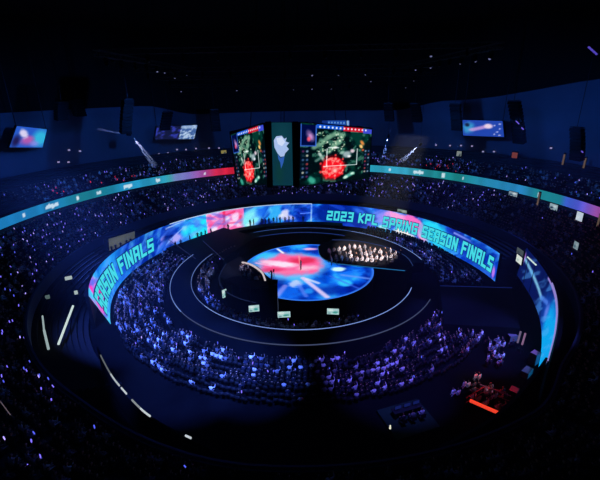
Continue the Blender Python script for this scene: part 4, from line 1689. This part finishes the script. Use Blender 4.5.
for px, py, w, lab in ((68.5, 278, .9, 'small white lit box upper of the two in the dark left stand'), (76, 292.5, .4, 'smaller white lit box lower of the two in the dark left stand'), (47.5, 297, .5, 'dim grey lit panel on the inner side of the left rail')):  # last one is no lamp: pale reflections built as a glowing panel
    c = at(px, py, 1.4)
    t = thing('light_or_reflection_box', lab, 'lamp', (c[0], c[1], .2))
    mb = MB()
    mb.box((0, 0, 1.2), (w, .4, .4), rz=.5)
    local(mb, 'lit_panel', glow('box_white_%d' % px, (165, 180, 178) if px != 47.5 else (80, 98, 96), 1.0), t)
    mb = MB()
    mb.box((0, 0, .48), (w * .8, .4, .94), rz=.5)
    local(mb, 'casing', BLACK, t)

# barrier with broken light strip in front, along the near left
bpts = smooth_poly([at(97, 345, 1.6)[:2], at(101, 356, 1.6)[:2], at(112, 376, 1.6)[:2], at(125, 392, 1.6)[:2], at(138, 406, 1.6)[:2], at(150, 416, 1.6)[:2], at(170, 428, 1.6)[:2], at(190, 437.5, 1.6)[:2], at(215, 449, 1.6)[:2]], 60)
bar = thing('barrier', 'dark curved barrier with a broken white light line at the near left', 'barrier', (bpts[30][0], bpts[30][1], FZ))
mb = MB()
mb.wallcurve(list(bpts), FZ, 1.52, .18)
mb.build('panel', BLACK, bar)
allp = [to_px((q[0], q[1], 1.6)) for q in bpts]
for x0, x1, st in ((101, 111, .5), (111, 119.5, .9), (121, 126, 1.0), (131.5, 141, .7), (141, 150, 1.0), (186, 193, 1.0)):
    sel = [tuple(q) for q, a in zip(bpts, allp) if x0 - .8 <= a[0] <= x1 + .8]
    if len(sel) < 2:
        continue
    mb = MB()
    mb.wallcurve(sel, 1.52, 1.66, .1)
    mb.build('light_strip', glow('barrier_light_%d' % x0, tuple(int(v * st) for v in (195, 205, 210)), 1.0), bar)
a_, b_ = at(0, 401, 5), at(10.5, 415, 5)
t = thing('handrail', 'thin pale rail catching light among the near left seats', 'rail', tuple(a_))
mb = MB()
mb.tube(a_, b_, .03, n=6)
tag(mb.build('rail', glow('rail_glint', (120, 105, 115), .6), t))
for c in (a_, b_):
    mb = MB()
    mb.tube((c[0], c[1], 3.2), (c[0], c[1], c[2]), .03, n=6)
    mb.build('post', DARKMETAL, t)

# dark barrier closing the floor at the near right
bpts = smooth_poly([at(*q, 2.9)[:2] for q in ((547, 358), (540, 368), (530, 381), (518, 395), (506, 407), (490, 420), (470, 432), (440, 447))], 50)
bar = thing('barrier', 'dark curved barrier at the near right, outside the red lit block', 'barrier', (bpts[25][0], bpts[25][1], FZ))
mb = MB()
mb.wallcurve(list(bpts), FZ, 2.85, .18)
mb.build('panel', BLACK, bar)
mb = MB()
mb.wallcurve(list(bpts), 2.85, 2.93, .24)
mb.build('cap_rail', DARKMETAL, bar)
# equipment and people between the red block and the short screen
CASE = mat('case_grey', (120, 112, 118), .7)
for px, py, w_, h_, rz, m_, lab in ((533, 362, .9, 1.5, .6, mat('case_pink', (200, 120, 140), .7), 'small pinkish upright equipment case at the foot of the short screen'), (511, 339, 1.0, .9, .2, CASE, 'pale grey equipment case farthest from the red block'),
                                  (526, 374, 1.3, .8, .7, CASE, 'grey equipment case between the red block and the pinkish case'), (513, 393, .9, .7, .8, mat('case_red', (170, 90, 96), .7), 'reddish equipment case right of the red lit block'),
                                  (500, 412, .8, .5, .4, CASE, 'low grey equipment case by the right end of the red light bar')):
    q = at(px, py + 2, FZ)
    t = thing('equipment_case', lab, 'case', tuple(q), rz)
    mb = MB()
    mb.box((0, 0, h_ / 2 + .06), (w_, .7, h_ - .12))
    local(mb, 'case_body', m_, t)
    for sx in (-1, 1):
        mb = MB()
        mb.box((sx * (w_ / 2 + .02), 0, h_ / 2 + .06), (.05, .74, h_ - .06))
        local(mb, 'metal_edge', DARKMETAL, t)
        for sy in (-1, 1):
            mb = MB()
            mb.tube((sx * w_ * .4 - .03, sy * .28, .06), (sx * w_ * .4 + .03, sy * .28, .06), .06, n=10)
            local(mb, 'wheel', BLACK, t)
for px, py, py1, lab in ((516, 350, 333, 'slim pale upright light stand, left one of the pair near the short screen'), (520.5, 352, 337, 'slim pinkish upright light stand, right one of the pair near the short screen')):
    q = at(px, py, FZ)
    t = thing('light_stand', lab, 'lamp stand', tuple(q))
    mb = MB()
    for k in range(3):
        mb.tube((.4 * math.cos(k * 2.1), .4 * math.sin(k * 2.1), .02), (0, 0, .5), .02, n=5)
    local(mb, 'tripod', DARKMETAL, t)
    mb = MB()
    mb.tube((0, 0, .3), (0, 0, 1.6), .03, n=6)
    local(mb, 'pole', DARKMETAL, t)
    mb = MB()
    mb.tube((0, 0, 1.0), (.1, 0, 2.5), .1, n=8)
    local(mb, 'tube_light', glow('stand_tube_%d' % int(px), (104, 92, 122) if px < 518 else (130, 96, 130), 1.0), t)
for k, (px, py) in enumerate(((478, 380), (474, 383), (467, 388), (463, 391), (457, 396), (452, 399))):
    q = at(px, py + 3, FZ)
    person('standing' if k % 2 else 'seated', 0, q, face_centre(q[0], q[1]), 'person in white in the slanting line left of the red lit block', 'people in white left of the red block')
for k in range(22):
    px, py = random.gauss(494, 7), random.gauss(354, 8)
    q = at(px, py + 3, FZ)
    person('seated' if k % 3 else 'standing', random.choices(range(5), (30, 15, 15, 20, 20))[0], q, face_centre(q[0], q[1]), 'spectator in the loose dim cluster before the short blue screen', 'spectators before the short blue screen')

# small lamps of the boxes high on the far wall
LAMPS = [(58.5, 162), (69, 150), (80, 151), (68.5, 162), (140, 158.5), (159, 154), (168, 153), (177, 149.5), (186, 149.5), (196, 148.5), (209, 148), (219, 148), (375, 150.5), (386, 150.5), (436, 145), (450, 145.5), (461, 145.5), (472, 146),
         (483, 151.5), (494, 151.5), (551, 148), (348, 168), (428, 161)]
lm0 = None
for i, (px, py) in enumerate(LAMPS):
    c = at_r(px, py, 63.6)
    side = 'left' if px < 290 else 'right'
    t = thing('wall_lamp', 'tiny pale lamp on the far dark wall %s of the scoreboard' % side, 'lamp', tuple(c), 0, 'tiny lamps on the far wall %s of the scoreboard' % side)
    if lm0 is None:
        mb = MB()
        mb.tube((0, 0, -.16), (0, 0, .2), .26, .22, n=8)
        lens = local(mb, 'lamp_glass', glow('wall_lamp_glass', (140, 140, 190), .9, False), t)
        mb = MB()
        mb.tube((0, 0, .2), (0, 0, .42), .28, .1, n=8)
        cap = local(mb, 'lamp_cap', BLACK, t)
        lm0 = (lens, cap)
    else:
        for pch in lm0:
            d = pch.copy()
            COL.objects.link(d)
            d.parent = t

# -------------------------------------------------------------- rigging
TRUSSM = mat('truss_metal', (58, 62, 72), .5, .5)


def truss_mesh(length, w=.55):
    mb = MB()
    h = w / 2
    for sy in (-h, h):
        for sz in (-h, h):
            mb.tube((-length / 2, sy, sz), (length / 2, sy, sz), .045, n=6)
    n = max(2, int(length / w))
    for i in range(n):
        x0, x1 = -length / 2 + length * i / n, -length / 2 + length * (i + 1) / n
        if i % 2:
            x0, x1 = x1, x0
        for a, b in (((-h, -h), (h, -h)), ((-h, h), (h, h)), ((-h, -h), (-h, h)), ((h, -h), (h, h))):
            mb.tube((x0, *a), (x1, *b), .025, n=5)
    return mb


TR = [(-2, 6, 29.6, 44, 0, 'straight lighting truss hanging over the stage, before the scoreboard'), (0, 20, 28.8, 50, 0, 'straight lighting truss hanging behind the scoreboard'), (0, 34, 27.6, 54, 0, 'farthest straight lighting truss, near the back wall'),
      (-20, 6, 30.4, 40, PI / 2, 'lighting truss running front to back over the left seats'), (20, 6, 30.4, 40, PI / 2, 'lighting truss running front to back over the right seats'), (0, -8, 31.0, 46, 0, 'nearest straight lighting truss, high over the catwalk')]
TOPS = []
for x, y, z, ln, rz, lab in TR:
    t = thing('lighting_truss', lab, 'truss', (x, y, z), rz)
    local(truss_mesh(ln), 'truss_frame', TRUSSM, t)
    for f_ in (-.4, 0, .4):
        mb = MB()
        mb.tube((ln * f_, 0, .28), (ln * f_, 0, 39.95 - z), .03, n=5)
        local(mb, 'hoist_chain', DARKMETAL, t)
    for k in range(int(ln / 4)):
        s = -ln / 2 + 2 + k * 4
        TOPS.append((x + s * math.cos(rz), y + s * math.sin(rz), z - .3, lab))
HEADS = None
for i, (x, y, z, lab) in enumerate(TOPS):
    lit = random.random() < .35
    where = lab.split(' truss ', 1)[1] if ' truss ' in lab else lab.split(', ', 1)[1]
    where = {'h': where}['h']
    short = {0: 'before the scoreboard', 1: 'behind the scoreboard', 2: 'near the back wall', 3: 'over the left seats', 4: 'over the right seats', 5: 'high over the catwalk'}[[q[5] for q in TR].index(lab)]
    if lit:
        label = 'black stage lamp with a faint glowing lens hanging from the truss ' + short
    else:
        label = 'black unlit stage lamp hanging from the truss ' + short
    t = thing('stage_lamp', label, 'lamp', (x, y, z), random.uniform(0, 6), ('glowing' if lit else 'unlit') + ' stage lamps on the truss ' + short)
    if HEADS is None:
        mb = MB()
        mb.box((0, 0, -.08), (.34, .26, .16))
        a = mb.build('lamp_base', BLACK)
        mb = MB()
        mb.box((0, 0, -.14), (.45, .12, .05))
        for sx in (-.2, .2):
            mb.box((sx, 0, -.35), (.05, .12, .5))
        b = mb.build('yoke', BLACK)
        mb = MB()
        mb.tube((0, -.06, -.38), (0, .12, -.78), .13, .17, n=10)
        c = mb.build('lamp_head', BLACK)
        mb = MB()
        mb.tube((0, .12, -.78), (0, .16, -.87), .15, .06, n=10)
        d = mb.build('lens', [glow('lamp_lens_lit', (104, 108, 150), .9, False)])
        d2 = d.copy()
        d2.data = d.data.copy()
        d2.data.materials[0] = mat('lens_dark', (40, 42, 52), .2)
        COL.objects.link(d2)
        HEADS = [a, b, c, d, d2]
        for o in HEADS:
            o['kit'] = 1
    for o in HEADS[:3] + [HEADS[3] if lit else HEADS[4]]:
        k = o.copy()
        if 'kit' in k:
            del k['kit']
        COL.objects.link(k)
        k.parent = head if o in HEADS[3:] else t      # the lens is a piece of the lamp head
        if o is HEADS[2]:
            head = k
for o in HEADS:
    bpy.data.objects.remove(o)


# line array loudspeakers
def line_array(label, px, py0, py1, r, n, tilt=0.0, tubes=()):
    a_, b_ = at_r(px, py0, r), at_r(px + tilt, py1, r)
    hgt = (a_[2] - b_[2]) / n
    c = (a_ + b_) / 2
    t = thing('line_array_speaker', label, 'loudspeaker', tuple(a_))
    o = outward(c)
    rz = math.atan2(o[1], o[0]) + PI / 2
    for k in range(n):
        p = a_ + (b_ - a_) * ((k + .5) / n) - o * (.03 * k * k / n * 2)
        mb = MB()
        mb.box(p, (2.2, 1.0, hgt * .93), rz, 0, -.03 * k)
        mb.build('speaker_cabinet', BLACK, t)
    mb = MB()
    mb.box(a_ + np.array([0, 0, .15]), (2.0, .9, .14), rz)
    mb.tube(a_ + np.array([0, 0, .2]), (a_[0], a_[1], 39.9), .05, n=6)
    mb.build('flying_frame', DARKMETAL, t)
    for i, (qx, qy, qx2, qy2) in enumerate(tubes):
        u, v = at_r(qx, qy, r - 1.2), at_r(qx2, qy2, r - 1.2)
        mb = MB()
        mb.tube(u, v, .1, n=6)
        tag(mb.build('marker_light', glow('marker_violet', (110, 90, 215), .9, False), t), 'small violet marker light')
    return t


line_array('black column of loudspeakers hanging right above the leftmost hanging screen', 62, 103, 120, 46, 7, -2)
line_array('black column of loudspeakers hanging second from the left', 76, 101, 116, 46, 7, 3)
line_array('tall black column of loudspeakers hanging above the bright beam on the left', 128, 100, 133, 44, 10, -4)
line_array('black column of loudspeakers hanging left of the dim grey hanging screen', 168, 112, 130, 48, 7, -4)
line_array('black column of loudspeakers hanging between the scoreboard and the right screen', 415, 104, 122, 48, 7, 3)
line_array('black column of loudspeakers hanging just left of the bright right screen', 455, 104, 130, 48, 8, 3)
line_array('leaning black column of loudspeakers with violet marker lights, right of the bright screen', 514, 101, 143, 46, 12, 8, ((516, 121, 519, 124), (521.5, 127.5, 523.5, 129.5)))
line_array('wide black column of loudspeakers at the right edge', 577, 128, 160, 50, 9, 2, ((581.5, 151, 583, 152.5),))
line_array('black column of loudspeakers hanging directly left of the scoreboard', 214, 110, 131, 50, 7, 2)
line_array('black column of loudspeakers hanging directly right of the scoreboard', 388, 104, 121, 50, 7, 2)
u, v = at_r(588.5, 47, 44), at_r(597, 54.5, 44)
t = thing('light_bar', 'violet light bar high in the upper right of the roof', 'lamp', tuple(u))
for f0, f1 in ((0, .22), (.3, .5), (.58, .76), (.84, 1)):
    mb = MB()
    mb.tube(u + (v - u) * f0, u + (v - u) * f1, .13, n=6)
    mb.build('tube', glow('bar_violet', (84, 70, 190), .9, False), t)
mb = MB()
mb.tube(u + [0, 0, .3], v + [0, 0, .3], .1, n=6)
for c in (u, v):
    mb.tube(c + [0, 0, -.1], (c[0], c[1], 39.9), .04, n=5)
mb.build('hanger', DARKMETAL, t)

# ---------------------------------------------------------------- lighting


def spot(loc, aim, col, power, angle, blend=.6, size=.3):
    l = bpy.data.lights.new('spot', 'SPOT')
    l.energy = power
    l.color = tuple(float(x) for x in lin(col))
    l.spot_size = R_(angle)
    l.spot_blend = blend
    l.shadow_soft_size = size
    o = bpy.data.objects.new('spot', l)
    COL.objects.link(o)
    o.location = [float(x) for x in loc]
    o.rotation_euler = (Vector(tuple(float(x) for x in aim)) - o.location).to_track_quat('-Z', 'Y').to_euler()
    return o


def point(loc, col, power, size=.5):
    l = bpy.data.lights.new('lamp', 'POINT')
    l.energy = power
    l.color = tuple(float(x) for x in lin(col))
    l.shadow_soft_size = size
    o = bpy.data.objects.new('lamp', l)
    COL.objects.link(o)
    o.location = [float(x) for x in loc]
    return o


BLUE = (78, 112, 255)
# blue wash over the floor seats
spot((-19, -37, 34), (-12, -21.8, FZ), BLUE, 260000, 25)
spot((-30, -26, 34), (-21, -12, FZ), (70, 105, 255), 210000, 30)
spot((-36, -2, 34), (-26, 2, FZ), (70, 105, 255), 110000, 34)
spot((-9, -38, 34), (-5, -23.5, FZ), BLUE, 160000, 18)
spot((10, -38, 34), (9, -23, FZ), (105, 98, 255), 80000, 24)
spot((26, -30, 34), (19, -16.5, FZ), (105, 98, 255), 90000, 24)
spot((38, -6, 34), (26, 5, FZ), (66, 100, 255), 70000, 34)
# white light on the team areas
spot((14, -20, 33), (11.0, 5.6, PZ), (255, 235, 235), 230000, 16)
spot((-12, -20, 33), (-9.5, .2, PZ), (215, 205, 255), 38000, 11)
spot((-16, -14, 33), (-14, -3, PZ), (150, 170, 255), 34000, 15)
# dim house light of the stands and the wall
for a in (15, 40, 65, 90, 115, 140, 165):
    spot((34 * math.cos(R_(a)), 34 * math.sin(R_(a)), 23), (66 * math.cos(R_(a)), 66 * math.sin(R_(a)), 17), (52, 130, 255), 8000 if a in (15, 40, 140, 165) else 4200, 100, 1)
for a in (10, 40, 70, 100, 130, 160, 190, 220, 250, 290, 320, 345):
    spot((20 * math.cos(R_(a)), 20 * math.sin(R_(a)), 26), (40 * math.cos(R_(a)), 40 * math.sin(R_(a)), 3), (62, 110, 255), 4500 if 30 < a < 180 else (1500 if 180 < a < 260 else 500), 70, 1)
spot((-6, 6, 20), (-34, -5, 1), (190, 225, 215), 1500, 22)
spot((0, 0, 30), (0, 2, 0), (60, 105, 255), 22000, 100, 1)
spot((30, -34, 34), (23, -19, FZ), (110, 120, 255), 40000, 16)
spot((20, -40, 30), (17.2, -24.6, FZ), (215, 215, 255), 11000, 7)
point((18.4, -25.6, 1.2), (255, 40, 40), 160, .3)
spot((9, -24, 22), (9.6, -29.2, FZ), (90, 190, 180), 420, 20)

# visible light beams: thin haze in the path of two narrow spotlights
def beam(label, p0, p1, r, r0, r1, dens, power, col):
    a_, b_ = at_r(*p0, r), at_r(*p1, r)
    t = thing('spotlight', label, 'lamp', tuple(a_))
    d = (b_ - a_)
    mb = MB()
    mb.tube(a_ + d * .02, b_, r0, r1, n=14)
    o = mb.build('haze', None, t) if False else None
    m = bpy.data.materials.new('beam_haze')
    m.use_nodes = True
    nt = m.node_tree
    nt.nodes.clear()
    vs = nt.nodes.new('ShaderNodeVolumeScatter')
    vs.inputs['Density'].default_value = dens
    vs.inputs['Anisotropy'].default_value = 0.0
    oo = nt.nodes.new('ShaderNodeOutputMaterial')
    nt.links.new(vs.outputs[0], oo.inputs['Volume'])
    mb.build('lit_haze', m, t)
    mb = MB()
    n = d / np.linalg.norm(d)
    mb.tube(a_ - n * .9, a_ - n * .05, .3, .38, n=10)
    mb.tube(a_ - n * .5, (a_[0], a_[1], 39.9), .04, n=5)
    mb.build('lamp_head', BLACK, t)
    ang = math.degrees(2 * math.atan2(r1, np.linalg.norm(d))) * 1.1
    spot(a_ + n * .05, b_, col, power, ang, .3, .12)


beam('black spotlight throwing a pale beam down right before the left wall', (131, 134.5), (155, 166), 52, .12, .85, .25, 22000, (170, 190, 255))
beam('black spotlight throwing a faint thin beam to the left, beside the brighter beam', (127, 134), (97, 129), 52, .06, .3, .15, 14000, (150, 170, 255))
beam('black spotlight throwing a pale beam down left, right of the scoreboard', (419, 145.5), (396, 166), 54, .12, .8, .25, 17000, (170, 190, 255))
beam('black spotlight with a faint steep beam just right of the scoreboard', (388, 138), (383, 158), 54, .15, .6, .15, 9000, (110, 150, 255))

mb = MB()
mb.sweep([(0.02, FZ + .05), (62.9, FZ + .05), (62.9, 21.5), (0.02, 21.5)], 0, 360, 48)
hz = mb.build('haze', None)
m = bpy.data.materials.new('hall_haze')
m.use_nodes = True
m.node_tree.nodes.clear()
vs = m.node_tree.nodes.new('ShaderNodeVolumeScatter')
vs.inputs['Density'].default_value = .0007
vs.inputs['Color'].default_value = (.7, .85, 1, 1)
oo = m.node_tree.nodes.new('ShaderNodeOutputMaterial')
m.node_tree.links.new(vs.outputs[0], oo.inputs['Volume'])
hz.data.materials.clear()
hz.data.materials.append(m)
tag(hz, 'thin blue stage haze hanging in the whole hall', 'haze', kind='stuff')

w = bpy.data.worlds.new('World')
S.world = w
w.use_nodes = True
w.node_tree.nodes['Background'].inputs[0].default_value = (.01, .02, .06, 1)
w.node_tree.nodes['Background'].inputs[1].default_value = .2
S.cycles.max_bounces = 4
S.cycles.diffuse_bounces = 2
S.cycles.volume_bounces = 0
